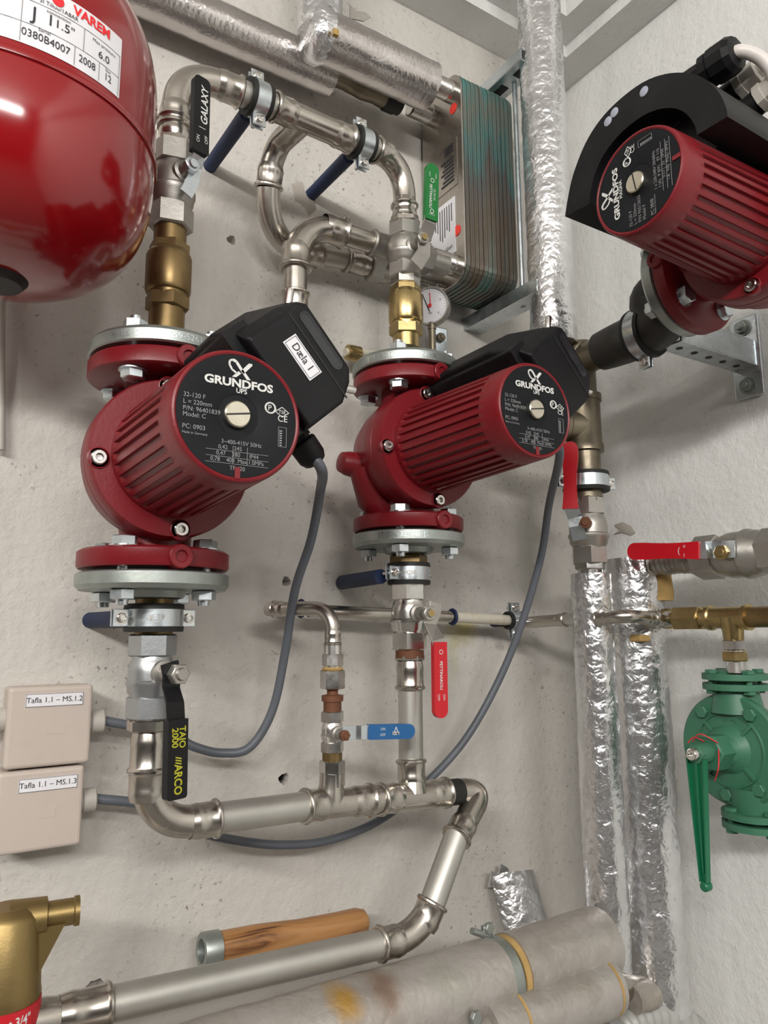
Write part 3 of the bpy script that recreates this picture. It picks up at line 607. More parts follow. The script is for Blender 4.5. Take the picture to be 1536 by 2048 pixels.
    for k in range(4):
        a = PI/2*k; p1 = V((.0375+.006*math.cos(a), .0085+.0042*math.sin(a))); p2 = V((.0375+.006*math.cos(a+PI/2), .0085+.0042*math.sin(a+PI/2)))
        A_ = o+ex*p1.x*S+up*p1.y*S+out*.001; B_ = o+ex*p2.x*S+up*p2.y*S+out*.001; wt.tube([A_, B_], .0004, 4)
    wt.text('TSE', .0042*S, q(.0375, .0085))
    wt.build('white_print', 'white', npt)
    gt = MB(); f = .0052*S
    if style == 'magna':
        rows = [('32-120 F', -.045, .010), ('L = 220mm', -.045, .0045), ('P/N 96513625', -.045, -.001), ('Model F', -.045, -.0065), ('PC 0848', -.045, -.016)]
        tb_ = [('1 x 230-240V 50/60Hz', 0.0, -.0215), ('I (A)   P (W)    TF 110', 0, -.0265), ('0.17    25    IP44', .002, -.0315), ('1.8   430  Max.1.0MPa', .002, -.0365)]
    else:
        rows = [('32-120 F', -.045, .0105), ('L = 220mm', -.045, .005), ('P/N: 96401839', -.045, -.0003), ('Model: C', -.045, -.005), ('PC: 0903', -.045, -.0145)]
        tb_ = [('3~400-415V 50Hz', .003, -.0225), ('0,42    245          ', .0, -.0272), ('0,47    280      IP44', .0, -.0322), ('0,78    400  Max.1.0MPa', .0, -.0372), ('TF 120', 0, -.0432)]
    for s_, x, y in rows: gt.text(s_, f, q(x, y), align='LEFT', sx=.95)
    gt.text('Made in Germany', .0028*S, q(-.045, -.0192), align='LEFT')
    for s_, x, y in tb_: gt.text(s_, f*.92, q(x, y), sx=.95)
    for y in (-.0298, -.0348, -.0398): gt.box(o+up*y*S+out*.0009, (.052*S, .0003, .0003), (ex, up, out))
    for x in (-.004, .008): gt.box(o+ex*x*S-up*.0325*S+out*.0009, (.0003, .0145*S, .0003), (ex, up, out))
    for x, y, a_, b_ in ((.0345, -.0125, .0003, .0165), (.0415, -.0125, .0003, .0165), (.038, -.0043, .007, .0003), (.038, -.0207, .007, .0003)): gt.box(o+ex*x*S+up*y*S+out*.0009, (a_*S, b_*S, .0003), (ex, up, out))
    for k in range(7): gt.box(o+ex*.0365*S+up*(-.0075-k*.002)*S+out*.0009, ((.0025-.0001*k)*S, .0011*S, .0003), (ex, up, out))
    gt.build('fine_print', 'grey', npt)
    if style != 'magna':
        th = math.radians(41); er = ex*math.cos(th)+up*math.sin(th); et = ex*math.sin(th)-up*math.cos(th)
        b0 = .058; b1 = L-.018
        Cb = C+er*.012*s-et*.013*s
        full = [(.046, -.058), (.092, -.058), (.112, -.049), (.121, -.036), (.121, .038), (.112, .052), (.092, .060), (.046, .060)]
        frnt = [(.046, -.034), (.092, -.034), (.108, -.038), (.117, -.032), (.117, .036), (.108, .046), (.090, .057), (.046, .057)]
        bxm = MB(); rings = [(b0, full), (b1-.055, full), (b1-.012, [(p[0]+(q_[0]-p[0])*.6, p[1]+(q_[1]-p[1])*.6) for p, q_ in zip(full, frnt)]), (b1, frnt)]
        vs = [Cb+out*b_+er*p[0]*s+et*p[1]*s for b_, sec in rings for p in sec]
        bxm.add(vs, [(i*8+k, i*8+(k+1) % 8, i*8+8+(k+1) % 8, i*8+8+k) for i in range(3) for k in range(8)]+[tuple(range(8)), tuple(range(24, 32))], False)
        bx = bxm.build('terminal_box', 'black', t, bevel=.0035, seg=3)
        MB().prism([(p[0]*s, p[1]*s) for p in [(.036, -.05), (.062, -.05), (.062, .058), (.036, .058)]], Cb+out*(b1-.014), er, et, b1-b0-.008).build('box_base', 'black', t, bevel=.002)
        sm_ = MB()
        sm_.box(Cb+out*(b1+.0002)+er*.0945*s+et*.0120*s, (.0014, .088*s, .0008), (er, et, out))
        sm_.box(Cb+out*(b0+b1-.055)/2+er*.0885*s+et*.0592*s, (.0014, .0016, b1-b0-.055), (er, et, out)).box(Cb+out*(b0+b1-.055)/2+er*.0865*s-et*.0562*s, (.0014, .0016, b1-b0-.055), (er, et, out))
        sm_.build('seam', 'rubber', bx)
        fr = MB(); wc = Cb+out*(b1+.0006)+er*.1065*s+et*.002*s
        pr_ = []; 
        for (cx_, cy_, a0) in ((.0, -.0245, PI), (0, .0245, 0)):
            for k in range(9):
                a = a0+PI*k/8; pr_.append((.0055*math.cos(a), cy_+.0055*math.sin(a)))
        n = len(pr_); vs = [wc+er*x*s+et*y*s for x, y in pr_]+[wc+er*x*s*.75+et*(y*.95)*s for x, y in pr_]+[wc+er*x*s*.7+et*(y*.94)*s-out*.0004 for x, y in pr_]
        fr.add(vs, [(i, (i+1) % n, n+(i+1) % n, n+i) for i in range(n)]+[(n+i, n+(i+1) % n, 2*n+(i+1) % n, 2*n+i) for i in range(n)]+[tuple(range(2*n, 3*n))], False)
        fr.build('indicator_window', 'window', bx)
        for (x, y) in ((.112, -.044), (.108, .050)):
            MB().lathe(Cb+out*(b1-.012)+er*x*s+et*y*s, er+et*(.9 if y > 0 else -.9), [(-.006, .0035), (.006, .0038), (.009, .0034), (.009, .0001)], 14).build('cover_screw', 'chrome', bx)
        # raised tabs on the top side of the cover
        MB().torus(Cb+out*(b0+.035)+er*.072*s-et*.0565*s, -et, .011, .0007, 28, 6).build('moulded_ring', 'black', bx)
        for k in (-1, 1): MB().box(C+out*(L-.052)+er*(.044 if k > 0 else .038)*s+et*k*.036*s, (.018, .014, .05), (er, et, out)).build('bracket', 'red', t, bevel=.002)
        if style == 'label':
            lc = Cb+out*(b1+.0006)+er*.0800*s+et*.0045*s
            lb = MB().box(lc, (.0155, .040, .0006), (er, et, out)).build('sticker', 'paper', bx, label='white sticker with black writing')
            m_ = MB().text('Dæla 1', .0105, pl(lc, et, er, .0008), sx=.92)
            for x, y, a_, b_ in ((.0065, 0, .0003, .037), (-.0065, 0, .0003, .037), (0, .0185, .013, .0003), (0, -.0185, .013, .0003)): m_.box(lc+er*x+et*y+out*.0006, (a_, b_, .0003), (er, et, out))
            # sub-part depth: keep print on the pump itself
            m_.build('sticker_print', 'ink', bx)
        gp = Cb+out*(L-.075)+er*.062*s+et*.053*s
        MB().lathe(gp, et, [(0, .0125), (.012, .0125), (.0122, .0105), (.014, .0105)], 8, False).lathe(gp+et*.014, et, [(0, .0125), (.002, .0140), (.018, .0135), (.024, .0105), (.026, .007)], 40, rf=lambda a, q_, r: r*(1+.03*(1 if math.sin(a*14) > 0 else 0))).build('cable_gland', 'black', t)
        return t, gp+et*.036, et
    return t, None, None
M['nick'] = mat('nickel_screw', (.62, .58, .48), 1, .3, .1, 200, .1, 60)
M['window'] = mat('dark_window', (.02, .021, .024), 0, .12)
def steel_flange(label, c, up, R, s, bolts, text=None, below=False):
    c = V(c); up = V(up).normalized(); t = thing('steel_flange', label, 'flange', c)
    MB().lathe(c, up, [(.0, .058*s), (.0045, .058*s)], 40).build('gasket', 'rubber', t)
    mb = MB().lathe(c, up, [(.004, .026), (.004, R*.97), (.0055, R), (.0165, R), (.021, R*.95), (.0215, .034), (.028, .03), (.029, .0255), (.029, .02)], 64)
    d = mb.build('disc', 'galv', t, ang=25)
    if text:
        def fn(x, y):
            a0 = math.atan2(CAM.y-c.y, CAM.x-c.x)-.1+x/R; return V((c.x+(R+.0004)*math.cos(a0), c.y+(R+.0004)*math.sin(a0), c.z+up.z*.011+y))
        MB().text(text, .0085, fn, sx=1.1).build('stamped_marking', 'zinc', d)
    for k in range(4):
        a = PI/4+PI/2*k; x, y = perp(up)
        off = (V((math.cos(a), math.sin(a), 0)) if abs(up.z) > .9 else V((0 if abs(up.x) > .5 else math.cos(a), math.cos(a) if abs(up.x) > .5 else 0, math.sin(a))))*.056*s
        p = c+off; mb = MB()
        hd_ = -.0195*s      # head on the pump side
        mb.hexa(p+up*(hd_-.010), up, .010, .0122*s, rot=random.random()); mb.lathe(p+up*(hd_-.0012), up, [(0, .0145*s), (.0016, .0145*s)], 24)
        mb.lathe(p+up*(hd_), up, [(0, .0062), (.05, .0062)], 12); mb.hexa(p+up*.0215, up, .010, .0122*s, rot=random.random()); mb.lathe(p+up*.0315, up, [(0, .006), (.005, .0055)], 12)
        mb.build('bolt', 'zinc', t)
    return t
S1, S2 = 1.0, .965
PC1 = V((X1-.002, -.16, 1.569)); PC2 = V((-.4835, -.13, 1.630))
pm1, g1, et1 = pump('circulation_pump', 'nearest red circulation pump on the left, with a white sticker on its terminal box', PC1, (1, 0, 0), (0, 0, 1), (0, -1, 0), .226, S1, 'label')
pm2, g2, et2 = pump('circulation_pump', 'middle red circulation pump without sticker, below the brass check valve and gauge', PC2, (1, 0, 0), (0, 0, 1), (0, -1, 0), .243, S2, 'plain')
steel_flange('steel flange bolted on top of the left pump', PC1+V((0, 0, .1075)), (0, 0, 1), .0755, 1, 4, 'PN16  S275JR  659-5261')
steel_flange('steel flange bolted under the left pump', PC1-V((0, 0, .1075)), (0, 0, -1), .0755, 1, 4, None)
steel_flange('steel flange bolted on top of the middle pump', PC2+V((0, 0, .1075*S2)), (0, 0, 1), .0735, S2, 4, '15S  PN16  1.0 ST INOX')
steel_flange('steel flange bolted under the middle pump', PC2-V((0, 0, .1075*S2)), (0, 0, -1), .0735, S2, 4, 'ST DN 32  NI  JS')

# ================================================================ pump line 1 fittings
def brassvalve(label, Pf, v0, v1, r, m, nip0, nip1):
    za, zb_ = Pf(v1).z, Pf(v0).z; c = Pf(v0); t = thing('check_valve', label, 'check valve', V((c.x, c.y, za)))
    h = zb_-za; o = V((c.x, c.y, za))
    MB().lathe(o, (0, 0, 1), [(h*.10, r*.86), (h*.24, r*.88), (h*.26, r*.98), (h*.30, r*1.03), (h*.80, r*1.03), (h*.84, r*.98), (h*.9, r*.86)], 40).build('body', m, t, ang=30)
    MB().hexa(o, (0, 0, 1), h*.22, r*1.0).build('lower_hex', m, t); MB().hexa(o+V((0, 0, h*.86)), (0, 0, 1), h*.16, r*.93).build('upper_hex', m, t)
    MB().lathe(o-V((0, 0, nip0)), (0, 0, 1), [(0, r*.8), (nip0, r*.8)], 28).build('lower_nipple', m, t)
    MB().lathe(o+V((0, 0, h)), (0, 0, 1), [(0, r*.74), (nip1, r*.74)], 28).build('upper_nipple', m, t); return t
brassvalve('tarnished brass check valve above the left pump', P1, 492, 622, .0238, 'oldbrass', z1(622)-z1(690), z1(455)-z1(492))
brassvalve('bright brass check valve above the middle pump', P2, 574, 672, .0232, 'brass', .018, .014)
# black GALAXY lever valve
def press_male(label, c, ax, r, L, hexr, hexh, m='steel'):
    mb = MB(); press(mb, c, ax, r, L); mb.hexa(V(c)+V(ax).normalized()*L, ax, hexh, hexr); mb.lathe(V(c)+V(ax).normalized()*(L+hexh), ax, [(0, r*.98), (.01, r*.98)], 24)
    return tag(mb.build('press_adapter', m), label, 'adapter')
press_male('press adapter between the header elbow and the black lever valve', P1(238), (0, 0, -1), r0, z1(238)-z1(283), .021, z1(283)-z1(300))
t = thing('ball_valve', 'ball valve with raised black lever on the pipe above the left pump', 'ball valve', P1(460))
Lv = z1(292)-z1(460); valve_body(t, P1(376), (0, 0, 1), .0238, Lv, 'cast', .0245)
n = V((.22, -.97, 0)).normalized(); sc_ = P1(362); stem(t, sc_+n*.015, n, .0085, .024)
so = sc_+n*.036
MB().ribbon([onp(372, 388, so, n), onp(386, 360, so, n), onp(391, 335, so, n), onp(398, 308, so+n*.010, n), onp(400, 290, so+n*.012, n)], n, .0150, .0022).build('strap', 'zinc', t, bevel=.0004)
nut(t, so+n*.001, n, .0092, .007)
g, fr = grip(t, 'lever_grip', 'blackgrip', onp(398, 308, so+n*.012, n), onp(402, 158, so+n*.012, n), n, .0195, .008, .3)
def gtext(parent, txts, a, b, n, h, m, name='lettering'):
    mb = MB(); T = (V(b)-V(a)).normalized(); n = V(n).normalized(); W = n.cross(T).normalized()
    if True:
        for s_, size, al, ac, kw in txts:
            fx = T; fy = n.cross(fx).normalized(); rot = kw.get('rot', 0)
            ux = fx*math.cos(rot)+fy*math.sin(rot); uy = -fx*math.sin(rot)+fy*math.cos(rot)
            mb.text(s_, size, pl(V(a)+T*al+fy*ac, ux, uy, h), **{k: v for k, v in kw.items() if k != 'rot'})
    return mb.build(name, m, parent)
A_, B_ = onp(398, 308, so+n*.012, n), onp(402, 158, so+n*.012, n)
gtext(g, [('GALAXY', .0115, .056, -.003, dict(sx=1.0, shear=.2, bold=.0002)), ('ON   ', .0055, .017, .004, {}), ('OFF', .0055, .017, -.006, {}), ('⟶', .008, .031, 0, {}) if False else ('|', .009, .029, 0, {})], A_, B_, n, .0044, 'white')
# line 1 below the pump
mb = MB().hexa(P1(1192), (0, 0, 1), z1(1168)-z1(1192), .0255).lathe(P1(1275), (0, 0, 1), [(0, .019), (z1(1185)-z1(1275), .019)], 28)
tag(mb.build('threaded_nipple', 'oldbrass'), 'brass nipple under the left pump flange', 'nipple')
kc = P1(1236); clamp('clamp with stamped band directly under the left pump', kc, (0, 0, 1), .0205, V((kc.x-.03, .001, kc.z)), ears=V((-1, -.15, 0)), sl_from=1)
def stamp(parent, txt, c, r, size, shift=0):
    a0 = math.atan2(CAM.y-c.y, CAM.x-c.x)+shift
    return MB().text(txt, size, lambda x, y: V((c.x+(r+.0003)*math.cos(a0+x/r), c.y+(r+.0003)*math.sin(a0+x/r), c.z+y)), bold=.0001).build('stamped_marking', 'cast', parent)
stamp(bpy.data.objects['pipe_clamp.002'], 'E 39', P1(1236), .0205*1.42, .0085, .1)
t = thing('ball_valve', 'ball valve with hanging black lever and yellow lettering, below the left pump', 'ball valve', P1(1440))
M['chromeg'] = mat('grey_cast', (.40, .41, .42), .85, .36, .25, 200, .1, 25, (.27, .27, .26), 25, .5)
valve_body(t, P1(1352), (0, 0, 1), .0225, z1(1268)-z1(1438), 'chromeg', .0235)
n = V((.28, -.96, 0)).normalized(); stem(t, P1(1345)+n*.012, n, .009, .026); so = P1(1345)+n*.041
MB().ribbon([onp(339, 1325, so, n), onp(343, 1350, so, n), onp(342, 1375, so, n), onp(350, 1405, so+n*.012, n), onp(352, 1445, so+n*.012, n)], n, .019, .0026).build('strap', 'blackgrip', t, bevel=.0004)
nut(t, so+n*.001, n, .0105, .010, 'cast')
A_, B_ = onp(352, 1438, so+n*.012, n), onp(349, 1598, so+n*.012, n)
g, fr = grip(t, 'lever_grip', 'blackgrip', A_, B_, n, .0215, .009, .15)
gtext(g, [('TAJO', .0095, .0165, .0040, dict(bold=.0002, sx=.9)), ('2000', .0095, .0165, -.0040, dict(bold=.0002, sx=.95)), ('ARCO', .0115, .0545, 0.0, dict(bold=.0003, sx=.85)), ('///', .0085, .0375, .000, dict(bold=.0003))], A_, B_, n, .0049, 'yink')
press_male('press adapter with brass hex under the black levered valve of the left pump', P1(1545), (0, 0, 1), r0, z1(1462)-z1(1545), .0225, z1(1440)-z1(1465))
zl = at(300, 1628, .16).z
le0 = at(436, 1636, .158); lc0 = V((X1, -.16, (le0.z)))
elbow('large polished elbow at the bottom of the left pump line', [P1(1535), lc0, le0], r0, .062)
lt0 = at(606, 1613, .150); pipe('dull stainless pipe from the bottom left elbow to the first lower tee', [le0-V((.012, 0, 0)), lt0+V((.01, 0, 0))], r0)
lt1 = at(742, 1600, .141); tb0 = at(660, 1560, .148); ltm = at(664, 1607, .147)
tee('lower press tee below the blue lever valve', lt0, lt1, V((ltm.x, ltm.y, ltm.z+.035)), r0, .0135, bpress=False)
lt2 = at(757, 1599, .14); lt3 = at(893, 1585, .13); pipe('stub of pipe between the two lower tees', [lt1-V((.01, 0, 0)), lt2+V((.01, 0, 0))], r0, 'steel')
tee('lower press tee under the middle pump line', lt2, lt3, P2(1518), r0)
b0 = at(918, 1583, .128); tag(MB().tube([lt3-V((.012, 0, 0)), b0], r0*1.05, 32).build('black_sleeve', 'rubber'), 'black plastic sleeve right of the lower tees', 'sleeve')
b1 = at(957, 1578, .127); b2 = at(911, 1678, .155)
elbow('press elbow right of the lower tees, turning down to the left', [b0-V((.004, 0, 0)), at(966, 1578, .13), b2], r0, .034, ends=(0, 1))
b3 = at(866, 1802, .165); pipe('stained stainless pipe slanting down from the lower tees', [b2+(b2-b3).normalized()*.01, b3+(b3-b2).normalized()*.01], r0)
b4 = at(756, 1889, .165); elbow('press elbow low down, turning into the long bottom pipe', [b3, at(836, 1872, .165), b4], r0, .045)
b5 = at(222, 2008, .165); pipe('long dull stainless pipe running along the bottom towards the air separator', [b4+(b4-b5).normalized()*.01, b5+(b5-b4).normalized()*.01], r0)
mb = MB(); dd = (b5-b4).normalized(); press(mb, b5, dd, r0, .045); mb.lathe(b5+dd*.044, dd, [(0, r0*1.0), (.01, r0*1.1), (.022, r0*1.15)], 28); tag(mb.build('press_coupling', 'steel'), 'press coupling beside the brass air separator', 'coupling')

# ================================================================ pump line 2 fittings
press_male('press adapter between the header elbow and the green lever valve', P2(408), (0, 0, -1), r0, z2(408)-z2(438), .0215, .009)
t = thing('ball_valve', 'ball valve with upright green lever beside the heat exchanger', 'ball valve', P2(550))
valve_body(t, P2(503), (0, 0, 1), .0245, z2(448)-z2(556), 'cast', .0235); MB().hexa(P2(572), (0, 0, 1), .014, .0205).build('union_nut', 'chrome', t)
n = V((-.05, -1, 0)).normalized(); stem(t, P2(505)+n*.015, n, .0085, .022); so = P2(505)+n*.042
A_, B_ = onp(861, 442, so+n*.012, n), onp(863, 330, so+n*.012, n)
MB().ribbon([onp(832, 530, so, n), onp(848, 505, so, n), onp(848, 480, so, n), onp(860, 445, so+n*.012, n), onp(861, 435, so+n*.012, n)], n, .020, .0022).build('strap', 'cast', t, bevel=.0004)
nut(t, so+n*.001, n, .009, .006, 'cast'); MB().lathe(so+n*.007, n, [(0, .005), (.003, .0045)], 16).build('stem_end', 'brass', t)
g, fr = grip(t, 'lever_grip', 'greengrip', A_, B_, n, .0200, .007, .5)
gtext(g, [('PETTINAROLI', .0058, .034, .003, dict(rot=PI, bold=.0001)), ('CE PN 50', .0042, .038, -.003, dict(rot=PI)), ('OPEN', .003, .066, -.005, dict(rot=PI)), ('SHUT', .003, .066, .005, dict(rot=PI)), ('O', .009, .058, .0, {}), ('O', .009, .0125, -.0, {}), ('1163', .0045, .008, 0, dict(rot=PI/2))], A_, B_, n, .0039, 'white')
# gauge
gc = at(861, 612, .075); gn = (CAM-gc); gn.z *= .35; gn = (gn.normalized()+V((-.35, .1, 0))).normalized(); t = thing('pressure_gauge', 'round white dial pressure gauge behind the brass check valve', 'gauge', gc)
MB().lathe(gc, gn, [(-.016, .02), (-.014, .0285), (.002, .0295), (.004, .0285), (.004, .0265), (.001, .026), (.001, .0001)], 48, cap=False).build('case', 'cast', t)
dl = MB().lathe(gc+gn*.0015, gn, [(0, .026), (.0003, .026)], 48).build('dial', 'paper', t)
gx = V((0, 0, 1)).cross(gn).normalized(); gy = gn.cross(gx); m_ = MB()
for k in range(25):
    a = math.radians(225-270*k/24); m_.box(gc+gn*.0021+(gx*math.cos(a)+gy*math.sin(a))*.0225, (.0028 if k % 6 == 0 else .0016, .0003, .0003), (gx*math.cos(a)+gy*math.sin(a), -gx*math.sin(a)+gy*math.cos(a), gn))
for k in range(5):
    a = math.radians(225-270*k/4); m_.text(str(k), .0045, pl(gc+gn*.0018+(gx*math.cos(a)+gy*math.sin(a))*.0175, gx, gy, .0005))
m_.text('bar', .004, pl(gc+gn*.0018-gy*.011, gx, gy, .0005)); m_.build('scale', 'ink', dl)
MB().box(gc+gn*.0025+gy*.005-gx*.006, (.0012, .03, .0005), (gx*.93+gy*.33, gy*.93-gx*.33, gn)).build('needle', 'ink', dl)
MB().box(gc+gn*.0032+gy*.009+gx*.001, (.0009, .02, .0005), (gx, gy, gn)).lathe(gc+gn*.003, gn, [(0, .0028), (.001, .0028)], 16).build('red_pointer', 'rink', dl)
MB().lathe(gc-gn*.006, (0, 0, -1), [(.026, .0065), (.036, .0065), (.036, .0055), (.075, .0055)], 12).build('stem', 'bronze', t)
# below pump 2
mb = MB().hexa(P2(1133), (0, 0, 1), z2(1110)-z2(1133), .0245).lathe(P2(1170), (0, 0, 1), [(0, .0185), (.05, .0185)], 28); tag(mb.build('threaded_nipple', 'oldbrass'), 'brass nipple under the middle pump flange', 'nipple')
kc = P2(1148); clamp('clamp under the middle pump with a long navy sleeve to the left', kc, (0, 0, 1), .0195, V((kc.x-.03, .001, kc.z)), ears=V((-1, -.3, 0)), standoff=False)
stamp(bpy.data.objects['pipe_clamp.003'], '39-42M', kc, .0195*1.42, .0075, -.1)
t_ = bpy.data.objects['pipe_clamp.003'] if 'pipe_clamp.003' in bpy.data.objects else t
sa = at(762, 1153, .12); sb = at(684, 1165, .002); MB().lathe(sb, sa-sb, [(0, .0095), (.002, .0102), ((sa-sb).length, .0095)], 20).build('spacer_sleeve', 'blue', t_)
t = thing('ball_valve', 'ball valve with hanging red lever under the middle pump', 'ball valve', P2(1295))
valve_body(t, P2(1232), (0, 0, 1), .0228, z2(1162)-z2(1297), 'chrome', .0232)
n = V((-.05, -1, 0)).normalized(); stem(t, P2(1228)+n*.014, n, .0085, .022); so = P2(1228)+n*.042
A_, B_ = onp(878, 1284, so+n*.012, n), onp(880, 1436, so+n*.012, n)
MB().ribbon([onp(872, 1205, so, n), onp(869, 1225, so, n), onp(860, 1248, so, n), onp(876, 1280, so+n*.012, n), onp(878, 1292, so+n*.012, n)], n, .0185, .0022).build('strap', 'cast', t, bevel=.0004)
nut(t, so+n*.001, n, .0095, .007, 'cast'); MB().lathe(so+n*.008, n, [(0, .005), (.003, .0045)], 16).build('stem_end', 'brass', t)
g, fr = grip(t, 'lever_grip', 'redgrip', A_, B_, n, .0192, .007, .5)
gtext(g, [('PETTINAROLI', .0056, .040, .0, dict(bold=.0001)), ('OFF', .0045, .066, -.004, {}), ('ON', .0045, .066, .004, {}), ('O', .008, .012, .0, {})], A_, B_, n, .0039, 'white')
press_male('press adapter with hex collar under the red levered valve of the middle pump', P2(1380), (0, 0, 1), r0, z2(1322)-z2(1380), .019, z2(1310)-z2(1322))
tag(MB().lathe(P2(1316), (0, 0, 1), [(0, .0182), (.016, .0182)], 24).build('threaded_nipple', 'rust'), 'rusty hemp sealed thread under the red levered valve', 'nipple')
pipe('dull stainless upright pipe behind the blue lever', [P2(1525), P2(1372)], r0)

# ================================================================ small branch with the blue valve
def vb(v): return at(668-(v-1500)*-.003, v, .147)
XB_ = V((ltm.x, ltm.y, 0)); zz = lambda v: at(668, v, .147).z; PB = lambda v: V((XB_.x, XB_.y, zz(v)))
mb = MB().hexa(PB(1572), (0, 0, 1), zz(1520)-zz(1572), .0148).lathe(PB(1590), (0, 0, 1), [(0, .0125), (.02, .0125)], 24); tag(mb.build('hex_adapter', 'chrome'), 'long hex adapter standing on the first lower tee', 'adapter')
tag(MB().lathe(PB(1524), (0, 0, 1), [(0, .0115), (.018, .0115)], 24).build('threaded_nipple', 'oldbrass'), 'small brass nipple under the blue levered valve', 'nipple')
t = thing('ball_valve', 'small chrome ball valve with horizontal blue lever', 'ball valve', PB(1505))
valve_body(t, PB(1463), (0, 0, 1), .0125, zz(1422)-zz(1505), 'chrome', .0135)
n = V((.0, -1, 0)).normalized(); stem(t, PB(1465)+n*.008, n, .006, .016); so = PB(1465)+n*.026
MB().ribbon([onp(684, 1466, so, n), onp(712, 1465, so, n), onp(722, 1465, so+n*.006, n), onp(742, 1464, so+n*.006, n)], n, .0155, .0018).build('strap', 'zinc', t, bevel=.0003)
nut(t, so+n*.001, n, .0062, .005, 'rust')
A_, B_ = onp(736, 1464, so+n*.006, n), onp(827, 1462, so+n*.006, n)
g, fr = grip(t, 'lever_grip', 'bluegrip', A_, B_, n, .0168, .0065, .5)
gtext(g, [('ON', .0042, .018, .0032, {}), ('OFF', .0042, .018, -.0032, {}), ('RBM', .0048, .036, -.0018, dict(bold=.0002)), ('Δ', .0110, .036, .0008, dict(sx=1.1))], A_, B_, n, .0036, 'white')
tag(MB().lathe(PB(1424), (0, 0, 1), [(0, .0105), (.012, .0105), (.0125, .0125), (.019, .0128), (.02, .008)], 24).lathe(PB(1396), (0, 0, 1), [(0, .0065), (.012, .0065)], 16).build('reducer', 'rust'), 'rusty reducer above the blue levered valve', 'reducer')
t = thing('union_fitting', 'small nickel union with hemp between the rusty reducer and the thin pipe elbow', 'union', PB(1378))
MB().hexa(PB(1378), (0, 0, 1), zz(1340)-zz(1378), .0145).build('nut', 'chrome', t); MB().hexa(PB(1332), (0, 0, 1), zz(1308)-zz(1332), .0125).lathe(PB(1342), (0, 0, 1), [(0, .0105), (.03, .0105)], 20).build('body', 'chrome', t)
MB().lathe(PB(1341), (0, 0, 1), [(0, .011), (.002, .013), (.004, .0115)], 20).build('hemp_ring', 'foam', t)
rs = .0085
e_a = PB(1290); e_c = at(677, 1213, .147); e_c = V((XB_.x, XB_.y, at(668, 1216, .147).z)); e_d = at(598, 1216, .06); e_d.z = at(598, 1216, .06).z
elbow('thin press elbow left of the middle pump, reaching back to the wall pipe', [e_a, e_c+V((0, 0, 0)), V((XB_.x-.045, -.075, e_c.z))], rs, .03)
ecx = V((XB_.x-.045, -.075, e_c.z)); w1 = at(600, 1218, .05)
pipe('thin stub running back to the wall beside the grey cable', [ecx-(w1-ecx).normalized()*.008, w1, V((w1.x-.01, 0, w1.z))], rs, 'steel', R=.012)
tag(MB().torus(at(602, 1217, .052), (1, 0, 0), .0105, .0022, 24, 8).build('sealing_ring', 'blue'), 'blue sealing ring on the thin stub at the wall', 'ring')
wy = at(690, 1228, .05); zc = 1.4135
cp = [V((wy.x-.055, -.05, zc+.012)), V((at(905, 1240, .05).x, -.05, zc+.005))]
pipe('thin polished pipe along the wall behind the red levered valve', cp, rs, 'steel')
tag(MB().torus(cp[1], (1, 0, 0), .0105, .0022, 24, 8).build('sealing_ring', 'blue'), 'blue sealing ring where the thin pipe turns white', 'ring')
cw = V((at(1022, 1243, .05).x, -.05, zc)); pipe('yellow stained white pipe along the wall, between blue ring and wall clamp', [cp[1], cw], rs*.95, 'lead')
kc = V((at(1028, 1240, .05).x, -.05, zc)); clamp('black lined clamp on the thin white pipe at the wall', kc, (1, 0, 0), rs*1.15, V((kc.x, .001, kc.z)))
XP = -.215
cq = [cw, V((XP-.03, -.05, zc-.002)), V((XP, -.12, zc))]
elbow('thin steel bend leaving the wall beside the foil pipes', [cw, V((XP, -.05, zc-.004)), V((XP, -.145, zc))], rs, .03, ends=(0, 1))
pipe('short pale pipe in front of the left lower foil pipe', [V((XP, -.135, zc)), V((XP, -.215, zc+.001))], rs, 'pipe')
elbow('shiny thin elbow crossing in front of the two lower foil pipes', [V((XP, -.205, zc)), V((XP, -.256, zc+.004)), V((-.150, -.243, zc))], rs*1.05, .035)
elbow('thin elbow turning along the right wall', [V((-.10, -.275, zc)), V((-.06, -.275, zc)), V((-.055, -.31, zc))], rs, .015) if False else None
YR = -.275
t = thing('brass_union', 'brass union and nipple right of the foil pipes on the right wall', 'union', V((-.09, -.28, zc)))
XR = -.105
du = V((.0, -1, 0)); o_ = V((XR, -.272, zc+.001))
z_r = zc+.004
MB().lathe(V((-.152, -.244, zc)), V((.047, .005, 0)), [(0, .009), (.004, .0115), (.014, .0115), (.018, .0095), (.026, .0095), (.03, .012), (.047, .012)], 24).build('reducer', 'steel', t)
def yr(u, x=-.105): return atr(u, 1235, -x).y
MB().lathe(V((XR, yr(1322), zc)), (0, -1, 0), [(0, .0105), (.006, .0125), (.006, .0145), (.016, .0145)], 24).hexa(V((XR, yr(1352), zc)), (0, -1, 0), abs(yr(1405)-yr(1352)), .0175).lathe(V((XR, yr(1400), zc)), (0, -1, 0), [(0, .0135), (.012, .0135)], 24).build('body', 'brass2', t) if 'brass2' in M else MB().lathe(V((XR, yr(1322), zc)), (0, -1, 0), [(0, .0105), (.006, .0125), (.006, .0145), (.016, .0145)], 24).hexa(V((XR, yr(1352), zc)), (0, -1, 0), abs(yr(1405)-yr(1352)), .0175).lathe(V((XR, yr(1400), zc)), (0, -1, 0), [(0, .0135), (.012, .0135)], 24).build('body', 'brass', t)
gy_ = yr(1464)
def brz(v): return atr(1464, v, -XR).z
t = thing('brass_tee', 'old brass tee above the green valve', 'pipe tee', V((XR, gy_, zc-.03)))
